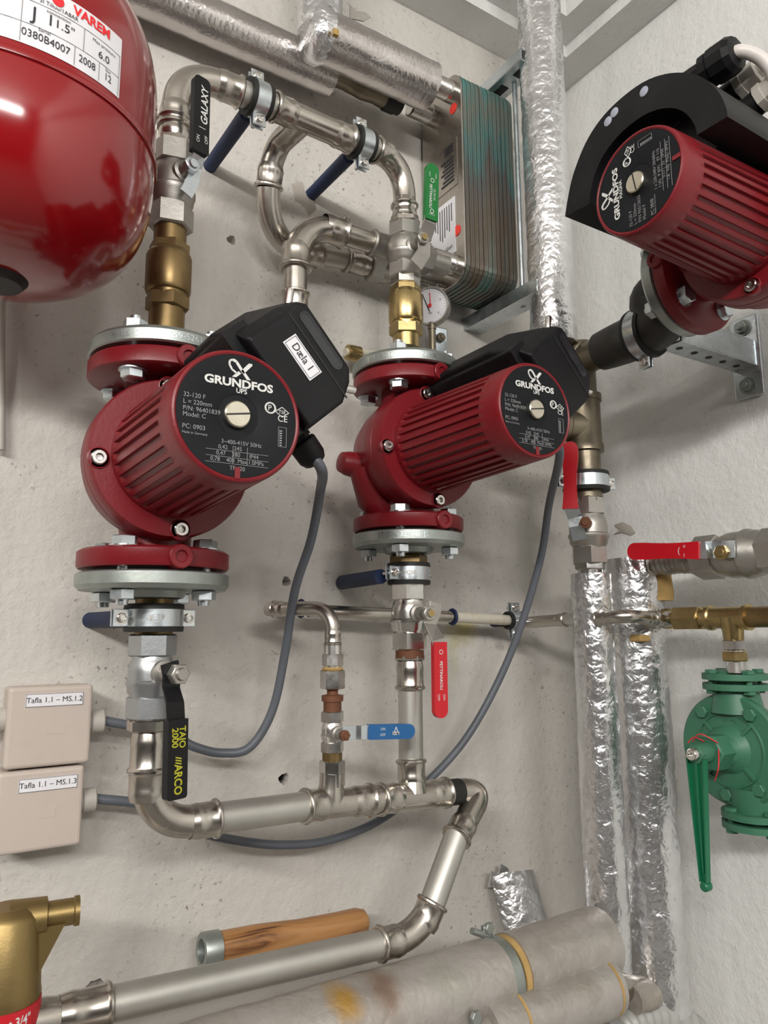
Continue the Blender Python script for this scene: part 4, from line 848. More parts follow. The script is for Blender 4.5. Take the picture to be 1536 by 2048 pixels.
mb = MB().lathe(V((XR, yr(1418), zc)), (0, -1, 0), [(0, .0145), (0, .017), (.005, .017), (.007, .0145), (abs(yr(1500)-yr(1418))-.007, .0145), (abs(yr(1500)-yr(1418))-.005, .017), (abs(yr(1500)-yr(1418)), .017)], 32)
mb.lathe(V((XR, gy_, zc)), (0, 0, -1), [(0, .017), (.018, .0135), (.03, .0125)], 28); mb.build('body', 'brass', t)
pipe('tarnished brass pipe leaving the frame on the right wall', [V((XR, yr(1495), zc)), V((XR, yr(1495)-.25, zc))], .0135, 'oldbrass')
t = thing('brass_connector', 'brass connector with two hex nuts on top of the green valve', 'connector', V((XR, gy_, brz(1345))))
MB().hexa(V((XR, gy_, brz(1300))), (0, 0, 1), brz(1280)-brz(1300), .0155).build('upper_hex', 'chrome', t); MB().hexa(V((XR, gy_, brz(1322))), (0, 0, 1), brz(1303)-brz(1322), .0172).build('lower_hex', 'brass', t)
MB().lathe(V((XR, gy_, brz(1345))), (0, 0, 1), [(0, .012), (brz(1262)-brz(1345), .012)], 24).build('core', 'chrome', t)

# green valve
GC = V((-.1, atr(1470, 1498, .1).y, atr(1470, 1498, .1).z)); gz = lambda v: atr(1472, v, .1).z
t = thing('green_control_valve', 'green painted cast control valve with a long hanging lever', 'valve', V((GC.x, GC.y, gz(1660))))
out = V((-1, 0, 0)); Rg = .0715
bd = MB().lathe(GC, out, [(-.05, .03), (-.03, .06), (-.004, Rg-.002), (0, Rg), (.008, Rg), (.011, Rg-.003), (.011, .048), (.013, .047), (.013, .0455), (.011, .045), (.013, .03), (.02, .022), (.03, .018)], 64)
for k in range(4): 
    a = PI/4+PI/2*k; d_ = V((0, math.cos(a), math.sin(a))); bd.box(GC+out*.0125+d_*.034, (.005, .004, .025), (out, d_.cross(out), d_))
bd.build('body', 'green', t, ang=30)
for k in range(5):
    a = math.radians((55, 128, 10-60, 200, 262)[k]); p = GC+out*.011+V((0, -math.cos(a), math.sin(a)))*.0575; MB().hexa(p, out, .006, .0085).build('bolt', 'green', t)
exg = V((0, -1, 0)); upz = V((0, 0, 1))
MB().text('KO', .0125, pl(GC+out*.0112+upz*.034-exg*.0, exg, upz, .0018)).text('SIGMA', .0145, pl(GC+out*.0115-upz*.0555+exg*.004, exg, upz, .0018), sx=1.1).build('cast_lettering', 'green2', t) if False else None
M['green2'] = mat('green_relief', (.03, .12, .075), 0, .6)
mb = MB()
for nm_, size, yy in (('KO', .0125, .034), ('SIGMA', .0150, -.0565)):
    mb.text(nm_, size, pl(GC+out*.0116+upz*yy+exg*.003, exg, upz, .0006), bold=.0004)
mb.build('cast_lettering', 'green2', t)
for sg, vv in ((1, None), (-1, None)):
    c0 = GC+upz*(sg*.066)+out*-.012
    if sg < 0: c0 += exg*.014
    mb = MB().lathe(c0, upz*sg, [(-.02, .034), (.010, .028), (.010, .041), (.018, .041), (.018, .027), (.023, .027), (.023, .041), (.031, .041), (.031, .026), (.034, .024), (.036, .015)], 40); mb.build('flange', 'green', t, ang=30)
    for k in range(4):
        a = PI/4+PI/2*k+.3; p = c0+V((math.cos(a), math.sin(a), 0))*.033
        MB().hexa(p+upz*sg*.031, upz*sg, .005, .008).hexa(p+upz*sg*.005, upz*sg, .005, .008).lathe(p+upz*sg*.01, upz*sg, [(0, .004), (.02, .004)], 8).build('flange_bolt', 'green', t)
bn = GC+out*.018+exg*-.004; hx_ = V((-1, .14, 0)).normalized()
MB().lathe(bn-out*.004, out, [(0, .03), (.006, .026), (.012, .021)], 32).hexa(bn+out*.008, out, .030, .024).build('bonnet', 'green', t)
MB().lathe(bn+out*.038, out, [(0, .013), (.02, .012), (.022, .0115)], 24).hexa(bn+out*.052, out, .010, .0125).build('spindle_hub', 'green', t)
MB().lathe(bn+out*.062, out, [(0, .008), (.006, .008), (.008, .0065), (.008, .0035), (.004, .003), (.004, .0001)], 16).build('spindle_end', 'chrome', t)
hp = bn+out*.055; n = out; tip = onp(1414, 1772, hp+out*.008, out)
top_ = hp-upz*.006+exg*.0; T_ = (tip-top_).normalized(); W_ = out.cross(T_).normalized(); Lh = (tip-top_).length
mb = MB(); mb.prism([(0, -.0115), (Lh*.97, -.0042), (Lh, -.002), (Lh, .002), (Lh*.97, .0042), (0, .0115)], top_-out*.001, T_, W_, .004); 
for s_ in (-1, 1): mb.prism([(0, s_*.0115-.0012), (Lh*.97, s_*.0042-.0008), (Lh*.97, s_*.0042+.0008), (0, s_*.0115+.0012)], top_-out*.001, T_, W_, .0085)
mb.prism([(0, -.002), (Lh*.9, -.001), (Lh*.9, .001), (0, .002)], top_-out*.001, T_, W_, .007)
mb.lathe(tip-out*.004, out, [(0, .0045), (.001, .006), (.010, .006), (.012, .004)], 16); mb.build('lever', 'greengrip2', t, bevel=.0006) if 'greengrip2' in M else mb.build('lever', 'green3', t, bevel=.0006) if 'green3' in M else None
M['green3'] = mat('green_lever', (.006, .135, .06), 0, .4, .1, 60)
o_l = mb.build('lever', 'green3', t, bevel=.0006)
wr = MB()
for a_, b_, c_ in (((0, .016, .012), (-.006, -.002, .024), (.004, -.018, .014)), ((.004, -.018, .006), (-.006, -.024, -.014), (0, -.012, -.032)), ((-.004, .02, .01), (0, .012, .018), (.002, .0, .014))):
    wr.tube(spline([bn+out*.03+V(a_)+out*.012, bn+out*.03+V(b_)+out*.014, bn+out*.03+V(c_)+out*.012], 8), .0007, 6)
tag(wr.build('red_wire', 'rink'), 'thin red wire twisted round the green valve spindle', 'wire')

# ================================================================ lower foil pipes in the corner
LF = V((-.2, -.182)); RF = V((-.112, -.188))
foilpipe('insulated_pipe', 'left of two upright foil pipes low in the corner, under an upright red levered valve', [V((LF.x, LF.y, .935)), V((LF.x, LF.y, 1.478))], .0285, 'foil', .0016, step=.005)
foilpipe('insulated_pipe', 'right of the two upright foil pipes low in the corner, wider and reaching lower', [V((RF.x, RF.y, .885)), V((RF.x, RF.y, 1.503))], .0395, 'foil', .002, step=.005)
tag(MB().tube(dens([V((RF.x+.016, RF.y-.035, 1.44)), V((RF.x+.016, RF.y-.035, 1.50))], .008), .016, 24, nz=.002).build('foam_collar', 'foam'), 'yellow foam stub beside the top of the right lower foil pipe', 'foam')
tag(MB().box((RF.x-.028, RF.y-.026, 1.386), (.022, .022, .010)).build('foam_patch', 'foam', bevel=.003), 'yellow foam showing through torn foil on the right lower foil pipe', 'foam')
# upright valve with red lever
zq = lambda v: onp(1190, v, V((LF.x, LF.y, 0)), V((FW.x, FW.y, 0))).z
PQ = lambda v: V((LF.x, LF.y, zq(v)))
tag(MB().hexa(PQ(1140), (0, 0, 1), .012, .0225).lathe(PQ(1150), (0, 0, 1), [(0, .018), (.02, .018)], 24).build('hex_nipple', 'chrome'), 'hex nipple on top of the left lower foil pipe', 'nipple')
t = thing('ball_valve', 'upright ball valve with raised red lever above the left lower foil pipe', 'ball valve', PQ(1125))
valve_body(t, PQ(1062), (0, 0, 1), .0268, zq(995)-zq(1128), 'cast', .0262)
n = V((-.80, -.60, 0)).normalized(); stem(t, PQ(1052)+n*.015, n, .0085, .018); so = PQ(1052)+n*.034
MB().ribbon([onp(1160, 1080, so-n*.006, n), onp(1153, 1052, so, n), onp(1150, 1035, so, n), onp(1142, 1015, so+n*.010, n), onp(1141, 1000, so+n*.01, n)], n, .020, .0022).build('strap', 'zinc', t); nut(t, so+n*.001, n, .009, .006, 'rust')
A_, B_ = onp(1141, 1018, so+n*.010, n), onp(1140, 884, so+n*.010, n); g, fr = grip(t, 'lever_grip', 'redgrip', A_, B_, n, .0225, .007, .5, wob=.22)
kc = PQ(965); t = clamp('clamp around the bronze pipe by the corner, below the bronze tee', kc, (0, 0, 1), .0235, V((kc.x, .001, kc.z)), ears=V((1, -.25, 0)), standoff=False)
pipe('short bronze pipe below the corner tee', [PQ(1005), PQ(900)], .0228, 'bronze')
t = thing('bronze_tee', 'large tarnished bronze tee by the corner behind the middle pump', 'pipe tee', PQ(905))
mb = MB(); h = zq(805)-zq(905); mb.lathe(PQ(905), (0, 0, 1), [(0, .024), (0, .0285), (.010, .0285), (.013, .0262), (h-.0, .0262), (h+.0, .0285), (h+.01, .0285), (h+.01, .02)], 40)
mb.lathe(PQ(855), (-1, .2, 0), [(0, .026), (.032, .0225), (.036, .026), (.05, .026)], 32); mb.build('body', 'bronze', t)
MB().hexa(PQ(857)+V((-.047, .0094, 0)), (-1, .2, 0), .03, .024).build('plug', 'rubber', t)
zt = zq(700)
pipe('bronze upright pipe above the corner tee', [PQ(806), PQ(735)], .0225, 'bronze')
Y3 = -.485; Z3 = 1.848; X3 = -.207
zt = atr(1230, 690, .205).z
elbow('old bronze elbow turning along the right wall beside the middle pump terminal box', [PQ(742), V((LF.x, LF.y, zt)), V((LF.x-.002, LF.y-.05, zt))], .021, .035, ends=(1, 1), m='bronze')
zh = zt
t = thing('insulated_valve', 'dark valve wrapped in black tape leading up to the right wall pump', 'valve', V((LF.x, -.26, zh-.03)))
MB().lathe(V((-.202, -.222, zh)), (0, -1, .0), [(0, .022), (.004, .028), (.02, .0295), (.045, .031), (.06, .031), (.064, .034), (.072, .034), (.074, .03)], 40).build('body', 'rubberb', t) if 'rubberb' in M else None
M['rubberb'] = mat('dusty_rubber', (.028, .026, .023), .2, .5, .3, 90, .3, 16, (.07, .06, .05), 20, .5)
MB().lathe(V((-.202, -.222, zh)), (0, -1, .0), [(0, .022), (.004, .028), (.02, .0295), (.045, .031), (.06, .031), (.064, .034), (.072, .034), (.074, .03)], 40).build('body', 'rubberb', t)
kc = V((-.204, -.303, zh)); clamp('zinc clamp on the black taped valve below the right wall pump', kc, (0, -1, 0), .0255, kc, ears=V((0, 0, 1)), standoff=False)
tag(MB().tube(fil([V((-.204, -.29, zh)), V((-.207, -.352, zh)), V((-.207, -.352, Z3-.0)), ], .03), .031, 32).build('insulated_elbow', 'rubberb'), 'black insulated elbow just left of the right wall pump', 'pipe elbow') if False else None
tag(MB().tube(spline([V((-.205, -.30, zh)), V((-.206, -.335, zh+.008)), V((-.207, -.345, (zh+Z3)/2)), V((-.207, -.338, Z3)), V((-.207, -.365, Z3))], 8), [.026]*4+[.03]*29, 32).build('insulated_elbow', 'rubberb'), 'black insulated bend just left of the right wall pump', 'pipe elbow') if False else None
tag(MB().tube(spline([V((-.204, -.30, zh)), V((-.205, -.325, zh+.004)), V((-.206, -.335, (zh+Z3)/2-.01)), V((-.207, -.325, Z3-.008)), V((-.207, -.350, Z3))], 8), .033, 32).build('insulated_bend', 'rubberb'), 'black insulated bend just left of the right wall pump', 'pipe elbow')

# pump 3
PC3 = V((X3, Y3, Z3))
pm3, _, _ = pump('circulation_pump', 'red pump on the right wall with a black arch shaped control box', PC3, (0, 0, 1), (0, 1, 0), (-1, 0, 0), .234, 1.0, 'magna')
steel_flange('steel flange between the black insulated bend and the right wall pump', PC3+V((0, .1075, 0)), (0, 1, 0), .071, 1, 4)
# control box (arch)
xd = .400
def yz(u, v, d=xd): p = atr(u, v, d); return (p.y, p.z)
oc = [(1130, 433), (1135, 400), (1146, 350), (1170, 288), (1200, 240), (1238, 200), (1285, 165), (1330, 148), (1375, 146), (1410, 158), (1438, 185), (1452, 215), (1455, 233)]
ic = [(1178, 408), (1181, 385), (1189, 350), (1206, 312), (1229, 280), (1255, 254), (1285, 232), (1315, 219), (1345, 216), (1368, 224), (1383, 240), (1391, 255), (1394, 270)]
O_ = [yz(*p) for p in oc]; I_ = [yz(*p) for p in ic]
def up3(pts, n=4):
    s_ = spline([V((0, a, b)) for a, b in pts], n); return [(p.y, p.z) for p in s_]
O_ = up3(O_); I_ = up3(I_); nn = len(O_); mb = MB()
vs = [V((-xd, *p)) for p in O_]+[V((-xd, *p)) for p in I_]+[V((-xd+.035, *p)) for p in I_]+[V((-.262, *p)) for p in O_]
fs = []
for i in range(nn-1): fs += [(i, i+1, nn+i+1, nn+i), (nn+i, nn+i+1, 2*nn+i+1, 2*nn+i), (3*nn+i, 3*nn+i+1, i+1, i)]
fs += [(0, nn, 2*nn, 3*nn), (nn-1, 3*nn+nn-1, 2*nn+nn-1, nn+nn-1)]
fs += [tuple(range(2*nn, 3*nn))+(), tuple(range(3*nn, 4*nn)), (2*nn, 3*nn-1, 4*nn-1, 3*nn)]
mb.add(vs, fs, True)
cb = mb.build('control_box', 'black', pm3, ang=35)
for u, v in ((1288, 183), (1229, 225), (1216, 243)):
    p = atr(u, v, xd); MB().lathe(p, out, [(-.001, .0055), (.0005, .0055), (.001, .0045), (.001, .0001)], 20).build('button', 'button', cb) if 'button' in M else None
M['button'] = mat('button_grey', (.35, .37, .45), 0, .4)
for u, v in ((1288, 183), (1229, 225), (1216, 243)):
    p = atr(u, v, xd); MB().lathe(p, out, [(-.001, .0055), (.0005, .0055), (.001, .0045), (.001, .0001)], 20).build('button', 'button', cb)
for u, v in ((1352, 240), (1214, 334)):
    p = atr(u, v, xd-.035); MB().lathe(p, out, [(0, .0085), (.001, .0085), (.001, .006), (.0002, .006), (.0002, .0001)], 24).build('recess', 'rubber', cb)
# glands and white cable
ax = V((0, -.45, .75)).normalized()
ga = atr(1372, 172, .33); gb = atr(1462, 112, .33); dg = (gb-ga).normalized()
Lg = (gb-ga).length
MB().lathe(ga, dg, [(0, .0145), (Lg*.45, .0145), (Lg*.46, .019), (Lg*.6, .019), (Lg*.62, .0175), (Lg*.66, .0205), (Lg*1.0, .0205), (Lg*1.12, .0175), (Lg*1.14, .009)], 12, False).build('cable_gland', 'black', pm3)
for (u0, v0, u1_, v1_) in ((1435, 210, 1492, 163), (1478, 238, 1535, 188)):
    a_ = atr(u0, v0, .29); b_ = atr(u1_, v1_, .29); dg2 = (b_-a_).normalized(); L_ = (b_-a_).length
    MB().lathe(a_, dg2, [(0, .014), (L_*.8, .014)], 24).build('conduit_entry', 'black', pm3)
    MB().lathe(a_+dg2*L_*.75, dg2, [(0, .0165), (.008, .0165), (.0085, .0145), (.024, .0145), (.026, .011), (.03, .010)], 8, False).build('cable_gland', 'gland', pm3, label='grey cable gland')
tag(MB().tube(spline([gb+dg*-.005, gb+dg*.008, atr(1505, 108, .32), atr(1530, 125, .31), atr(1550, 160, .3), atr(1560, 260, .28)], 8), .0068, 16).build('power_cable', 'wcable'), 'white power cable looping from the right wall pump gland', 'cable')
# bracket
t = thing('wall_bracket', 'perforated zinc channel bracket on the right wall under the right wall pump', 'bracket', atr(1490, 740, .01))
bz = atr(1490, 700, 0); by = bz.y; zc3 = atr(1345, 668, .175).z
bc = V((0, atr(1343, 665, .18).y, zc3)); mb = MB(); w_ = .036; h_ = .036; th = .0025; L_ = .185
mb.box(V((-L_/2, bc.y, bc.z-h_/2)), (L_, w_, th))
for s_ in (-1, 1): mb.box(V((-L_/2, bc.y+s_*(w_/2-th/2), bc.z)), (L_, th, h_)); mb.box(V((-L_/2, bc.y+s_*(w_/2-.004), bc.z+h_/2)), (L_, .008, th))
mb.build('channel', 'zinc', t, bevel=.0005)
for k in range(5): MB().lathe(V((-.165+.033*k, bc.y, bc.z-h_/2-.0018)), (0, 0, 1), [(0, .0048), (.0008, .0048)], 20).build('hole', 'rubber', t)
pb_ = V((-.004, bc.y, bc.z)); MB().box(pb_, (.006, .045, .125)).build('base_plate', 'zinc', t, bevel=.004)
for s_ in (-1, 1):
    p = pb_+V((-.003, 0, s_*.045)); MB().lathe(p, out, [(0, .0125), (.002, .0125)], 28).hexa(p+out*.002, out, .007, .0095).lathe(p+out*.009, out, [(0, .0055), (.006, .005)], 14).build('anchor_bolt', 'galv', t)

# horizontal red lever valve on right
za_ = atr(1450, 1112, .112).z; vx = -.112
t = thing('ball_valve', 'ball valve lying on the right wall with a red lever pointing left', 'ball valve', V((vx, atr(1460, 1110, .112).y, za_-.03)))
ya = atr(1395, 1110, .112).y; yb_ = atr(1585, 1110, .112).y
valve_body(t, V((vx, (ya+yb_)/2, za_)), (0, 1, 0), .030, abs(ya-yb_), 'cast', .0305)
n = V((-1, -.05, 0)).normalized(); sy = V((vx, atr(1447, 1100, .15).y, za_)); stem(t, sy+n*.018, n, .010, .02); so = sy+n*.042
A_, B_ = onp(1400, 1101, so+n*.01, n), onp(1258, 1103, so+n*.01, n)
MB().ribbon([onp(1470, 1098, so-n*.004, n), onp(1442, 1099, so, n), onp(1425, 1099, so, n), onp(1412, 1100, so+n*.01, n), onp(1398, 1101, so+n*.01, n)], n, .022, .0024).build('strap', 'zinc', t); nut(t, so+n*.001, n, .010, .007, 'brass')
g, fr = grip(t, 'lever_grip', 'redgrip', A_, B_, n, .0235, .008, .5, wob=.12)
gtext(g, [('(', .012, .028, .0, dict(rot=PI)), ('o', .007, .020, -.005, {}), ('1', .007, .020, .006, {})], A_, B_, n, .0044, 'white')
mb = MB(); 
ys = atr(1300, 1130, .112).y
mb.lathe(V((vx, ys, za_)), (0, -1, 0), [(0, .018), (.01, .022)]+[(.012+i*.004, .0175+(.002 if i % 2 else 0)) for i in range(int((abs(ya-ys)-.01)/.004))], 28, rf=lambda a, q_, r: r*(1+.03*math.sin(3*a+q_*200))); tag(mb.build('threaded_elbow', 'cast'), 'threaded steel connector with hemp left of the red levered valve on the right wall', 'connector')

# ================================================================ cables
def cable(label, pts, r=.0053): return tag(MB().tube(spline(pts, 12), r, 14).build('power_cable', 'cable'), label, 'cable')
cable('grey power cable from the left pump to the upper junction box', [g1-et1*.012, g1+et1*.012, at(640, 985, .21), at(622, 1080, .16), at(590, 1180, .12), at(571, 1300, .09), at(545, 1420, .07), at(500, 1494, .06), at(445, 1506, .05), at(390, 1494, .045), at(330, 1465, .04), at(205, 1441, .035)])
cable('grey power cable from the middle pump to the lower junction box', [g2-et2*.012, g2+et2*.012, at(1098, 1010, .2), at(1078, 1130, .15), at(1020, 1310, .1), at(940, 1465, .07), at(850, 1568, .055), at(760, 1640, .05), at(660, 1680, .05), at(570, 1690, .05), at(480, 1682, .045), at(390, 1660, .045), at(300, 1612, .04), at(190, 1597, .035)])

# ================================================================ junction boxes
def jbox(label, x0, x1, z0, z1, txt, gv, tilt, lv, left=False):
    t = thing('junction_box', label, 'junction box', V(((x0+x1)/2, -.03, z0)))
    MB().box(V(((x0+x1)/2, -.0175, (z0+z1)/2)), (x1-x0-.003, .035, z1-z0-.003)).build('base', 'box', t, bevel=.003)
    MB().box(V(((x0+x1)/2, -.044, (z0+z1)/2)), (x1-x0, .02, z1-z0)).build('lid', 'box', t, bevel=.004, seg=3)
    lc = V((at(*lv, .054).x, -.0544, at(*lv, .054).z)); 
    lb = MB().box(lc, (.057, .0006, .0135)).build('sticker', 'paper', t)
    m_ = MB().text(txt, .0078, pl(lc+V((0, -.0003, 0)), (1, 0, 0), (0, 0, 1), .0004), sx=1.0)
    for x, z, a_, b_ in ((0, .0064, .056, .0003), (0, -.0064, .056, .0003), (.028, 0, .0003, .013), (-.028, 0, .0003, .013)): m_.box(lc+V((x, -.0005, z)), (a_, .0003, b_))
    m_.build('lettering', 'ink', lb)
    MB().box(V(((x0+x1)/2+.006, -.0541, (z0+z1)/2-.004)), (.018, .0004, .009)).build('moulded_mark', 'box', t)
    gp = V((x1, at(200, gv, .035).y, at(200, gv, .035).z))
    MB().lathe(gp-V((.002, 0, 0)), (1, 0, 0), [(0, .011), (.004, .011), (.0045, .0125), (.017, .0128), (.019, .009)], 28).build('cable_gland', 'gland', t)
    if left: MB().lathe(V((x0+.002, gp.y, gp.z+.008)), (-1, 0, 0), [(0, .0125), (.02, .0125)], 24).build('cable_gland', 'gland', t)
    return t
jx0, jx1 = at(12, 1455, .054).x, at(183, 1455, .054).x
j0, j1 = at(100, 1533, .054).z, at(100, 1372, .054).z
jbox('upper cream junction box on the wall, marked MS.1.2', jx0, jx1, j0, j1, 'Tafla 1.1 – MS.1.2', 1442, 0, (110, 1399), True)
k0, k1_ = at(80, 1702, .054).z, at(80, 1539, .054).z
jx3 = at(166, 1610, .054).x
jbox('lower cream junction box on the wall, marked MS.1.3', jx3-(jx1-jx0), jx3, k0, k1_, 'Tafla 1.1 – MS.1.3', 1597, 0, (97, 1567))

# ================================================================ air separator bottom left
bc_ = at(14, 1900, .165)
t = thing('air_separator', 'brass air separator at the bottom left with a red printed band', 'air separator', V((bc_.x, bc_.y, at(20, 2060, .15).z)))
zz2 = lambda v: at(18, v, .165).z
rB = .0275
mb = MB().lathe(V((bc_.x, bc_.y, zz2(2120))), (0, 0, 1), [(0, rB*1.02), (zz2(2005)-zz2(2120), rB*1.02), (zz2(1990)-zz2(2120), rB*1.08), (zz2(1975)-zz2(2120), rB*1.05), (zz2(1835)-zz2(2120), rB*.95), (zz2(1822)-zz2(2120), rB*.80), (zz2(1812)-zz2(2120), rB*.60)], 48)
pz = V((bc_.x, bc_.y, zz2(1842))); mb.lathe(pz, (1, -.12, 0), [(0, .0165), (.030, .0155), (.031, .0112), (.052, .0112), (.053, .0125), (.057, .0125), (.057, .0085), (.05, .0085)], 28)
mb.prism([(0, 0), (.040, 0), (.006, -.068), (0, -.068)], V((bc_.x+.004, bc_.y-.006, pz.z-.006)), (1, -.12, 0), (0, 0, 1), .006)
mb.build('body', 'brassc', t) if 'brassc' in M else None
M['brassc'] = mat('cast_brass', (.26, .185, .075), .85, .42, .3, 200, .08, 20, (.2, .14, .05), 20, .4)
mb.build('body', 'brassc', t)
bb = MB().lathe(V((bc_.x, bc_.y, zz2(2040))), (0, 0, 1), [(0, rB*1.065), (zz2(2000)-zz2(2040), rB*1.065)], 48, cap=False).build('red_band', 'rink2', t) if 'rink2' in M else None
M['rink2'] = mat('band_red', (.5, .01, .02), 0, .4)
bb = MB().lathe(V((bc_.x, bc_.y, zz2(2040))), (0, 0, 1), [(0, rB*1.02), (0, rB*1.09), (zz2(1998)-zz2(2040), rB*1.09), (zz2(1998)-zz2(2040), rB*1.02)], 48, closed=True).build('red_band', 'rink2', t)
a00 = math.atan2(CAM.y-bc_.y, CAM.x-bc_.x); rb2 = rB*1.095; zm = (zz2(1998)+zz2(2040))/2
MB().text('ovent 3/4"', .0105, lambda x, y: V((bc_.x+rb2*math.cos(a00+(x+.006)/rb2), bc_.y+rb2*math.sin(a00+(x+.006)/rb2), zm+y)), sx=.8, bold=.0002).build('lettering', 'white', bb)

# ================================================================ hammer handle, scrap, big pipes
ha = at(406, 1902, .05); hb = at(732, 1843, .05)
t = thing('wooden_handle', 'wooden tool handle with a steel ferrule lying behind the long bottom pipe', 'handle', ha-V((0, 0, .02)))
dh = (hb-ha).normalized(); Lh = (hb-ha).length
MB().lathe(ha, dh, [(.012, .0175), (Lh*.3, .0182), (Lh*.55, .0160), (Lh*.8, .0165), (Lh*.93, .0178), (Lh*.98, .0150), (Lh*1.0, .009), (Lh*1.005, .0001)], 40).build('wood_grip', 'wood', t)
MB().lathe(ha, dh, [(.018, .0195), (0, .0195), (-.002, .0185), (-.002, .0125), (.010, .0115), (.010, .0001)], 36, cap=False).build('ferrule', 'galv', t)
BX = lambda u, v, d: at(u, v, d)
zp = .998
g0 = V((at(1003, 1905, .2).x, -.2, zp))
m0 = V((-1.05, -.2, zp+.004)); m1 = V((at(985, 1905, .2).x, -.2, zp))
foilpipe('insulated_pipe', 'big dusty foil wrapped pipe along the bottom with rust and yellow stains', [m0, m1], .0415, 'stained', .0009, step=.008)
m2 = V((at(1018, 1900, .2).x, -.2, zp)); m3 = V((-.238, -.2, zp))
foilpipe('insulated_pipe', 'dusty foil pipe section right of the big pipe clamp, ending at the upright foil pipes', [m2, m3], .0415, 'foild', .0009, step=.008)
tag(MB().tube([m2-V((.008, 0, 0)), m2+V((.004, 0, 0))], .0395, 48).build('foam_edge', 'foam'), 'yellow foam edge at the cut beside the big pipe clamp', 'foam')
t = thing('pipe_clamp', 'large zinc clamp between the two bottom foil pipe sections', 'pipe clamp', m1)
MB().lathe(m1+V((-.002, 0, 0)), (1, 0, 0), [(0, .030), (0, .0405), (.016, .0405), (.016, .030)], 48, closed=True).build('band', 'galv', t)
MB().lathe(m1+V((-.004, 0, 0)), (1, 0, 0), [(0, .03), (0, .037), (.026, .037), (.026, .03)], 48, closed=True).build('rubber_lining', 'rubber', t)
ep = m1+V((.004, .014, .045)); MB().box(ep, (.014, .006, .014)).lathe(ep+V((-.012, 0, .0)), (-.8, 0, .35), [(-.012, .004), (.012, .004)], 10).hexa(ep+V((.001, 0, .004)), (0, -1, 0), .006, .007).build('bolt', 'galv', t, bevel=.001)
# lower second pipe
n0 = at(840, 2062, .23); n1 = at(1215, 1965, .23); n0.z = n1.z = (n0.z+n1.z)/2-.014
foilpipe('insulated_pipe', 'lower dusty foil pipe cut with yellow foam joints at the bottom right', [at(960, 2035, .23)*0+V((at(965, 2040, .23).x, -.23, n1.z)), V((n1.x, -.23, n1.z))], .033, 'foild', .0009, step=.008)
for u in (1022, 1205):
    p = V((at(u, 2000, .23).x, -.23, n1.z)); tag(MB().tube([p, p+V((.003, 0, 0))], .0339, 48).build('foam_joint', 'foam'), 'yellow foam joint line on the lower bottom pipe, %s' % ('left one' if u < 1100 else 'right one'), 'foam')
tag(MB().box(at(948, 2038, .24), (.012, .01, .012)).hexa(at(948, 2032, .245), (0, -1, 0), .006, .007).build('clamp_bolt', 'galv', bevel=.001), 'clamp bolt at the bottom edge left of the lower foil pipe', 'bolt')
tag(MB().tube(dens([V((at(880, 2050, .23).x, -.23, n1.z-.01)), V((at(968, 2040, .23).x, -.23, n1.z-.008))], .01), .028, 40, nz=.001).build('insulated_pipe', 'foild'), 'darker foil pipe stub at the bottom edge below the big stained pipe', 'insulated pipe')
eA = at(1245, 1945, .22); eB = at(1300, 1935, .2); 
elbow('shiny press elbow below the right upright foil pipe', [V((n1.x-.01, -.215, n1.z+.004)), at(1262, 1975, .2), V((RF.x, RF.y, .90))], .017, .03)
tag(MB().tube(dens([at(1262, 2000, .215), at(1300, 1985, .215)], .006), .018, 32, nz=.004).build('foil_cuff', 'foild'), 'torn brown foil cuff beside the shiny elbow at the bottom right', 'foil')
hs_ = spline([at(1240, 2062, .21), at(1275, 2040, .21), at(1320, 2032, .21), at(1380, 2052, .21), at(1400, 2080, .21)], 12)
tag(MB().tube(hs_, [.0165+.0022*(i % 4 > 1) for i in range(len(hs_))], 24).build('flexible_hose', 'greysleeve'), 'grey ribbed flexible hose at the bottom edge right of the foil pipes', 'hose')
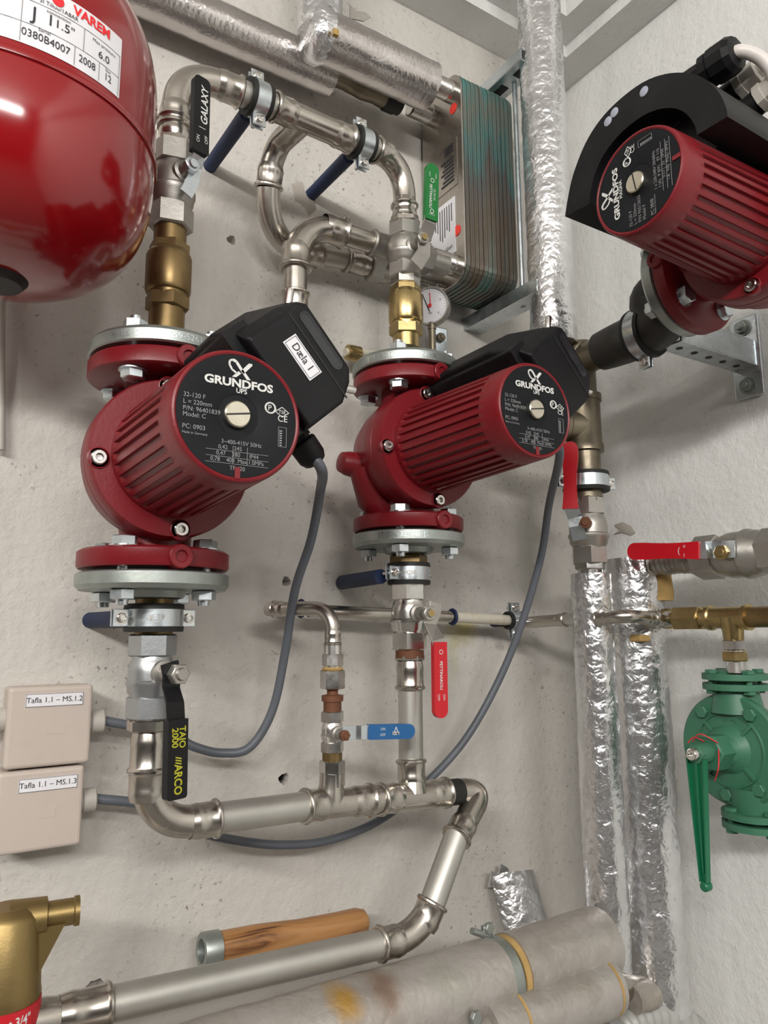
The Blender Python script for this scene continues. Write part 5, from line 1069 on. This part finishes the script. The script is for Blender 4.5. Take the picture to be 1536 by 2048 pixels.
# foil scrap: bent half shell
mb = MB(); a0_ = at(1015, 1800, .1); pts = []
nu, nv = 30, 16; c_ = at(1026, 1802, .014); exx = V((1, .0, -.1)).normalized(); eyy = V((-.1, .30, 1)).normalized(); nn_ = eyy.cross(exx).normalized(); nn_ = nn_ if nn_.y < 0 else -nn_
def sp(i, j, off):
    u = i/nu; v = j/nv; a = -1.15+2.3*u; r = .046
    p = c_+exx*(r*math.sin(a)*1.05)+nn_*(r*math.cos(a)*.8)+eyy*((v-.5)*.082)
    p += nn_*(.0016*noise.noise(p*90)); d_ = (exx*math.sin(a)+nn_*math.cos(a)); return p-d_*off
for o_ in (0, .003): pts += [sp(i, j, o_) for j in range(nv+1) for i in range(nu+1)]
K = (nu+1)*(nv+1); fs = []
for j in range(nv):
    for i in range(nu):
        q = j*(nu+1)+i; fs += [(q, q+1, q+nu+2, q+nu+1), (K+q, K+q+nu+1, K+q+nu+2, K+q+1)]
for j in range(nv): 
    for i_ in (0, nu): q = j*(nu+1)+i_; fs.append((q, q+nu+1, K+q+nu+1, K+q))
for i in range(nu):
    for j_ in (0, nv): q = j_*(nu+1)+i; fs.append((q, K+q, K+q+1, q+1))
mb.add(pts, fs)
tears = [at(u, v, .02) for u, v in ((978, 1775), (984, 1742), (997, 1752), (1003, 1728), (1016, 1736), (1022, 1765), (1000, 1772))]; k = len(tears)
mb.add(tears+[p+V((0, .003, 0)) for p in tears], [tuple(range(k)), tuple(range(2*k-1, k-1, -1))]+[(i, (i+1) % k, k+(i+1) % k, k+i) for i in range(k)], False)
tag(mb.build('foil_scrap', 'foil', ang=60), 'loose torn piece of curved foil insulation above the bottom pipe clamp', 'foil')

# ================================================================ groups for the kinds that repeat
GR = {'pipe_elbow': 'press elbows of the pipework', 'pipe_tee': 'tees of the pipework', 'pipe': 'straight pipes between fittings', 'pipe_clamp': 'clamps holding the pipes', 'ball_valve': 'lever ball valves on the pipes',
      'circulation_pump': 'red circulation pumps', 'steel_flange': 'steel flanges bolted to the pumps', 'insulated_pipe': 'foil insulated pipes', 'power_cable': 'power cables of the pumps', 'junction_box': 'cream junction boxes on the wall',
      'press_adapter': 'press adapters at the valves', 'threaded_nipple': 'threaded nipples', 'mounting_rail': 'channel rails of the heat exchanger', 'check_valve': 'brass check valves', 'press_coupling': 'press couplings', 'sealing_ring': 'blue sealing rings', 'foam_joint': 'foam joints on the lower pipe', 'filler_patch': 'filler patches on the walls'}
for o in bpy.data.objects:
    if o.parent is None and 'category' in o.keys():
        b = o.name.split('.')[0]
        if b in GR: o['group'] = GR[b]
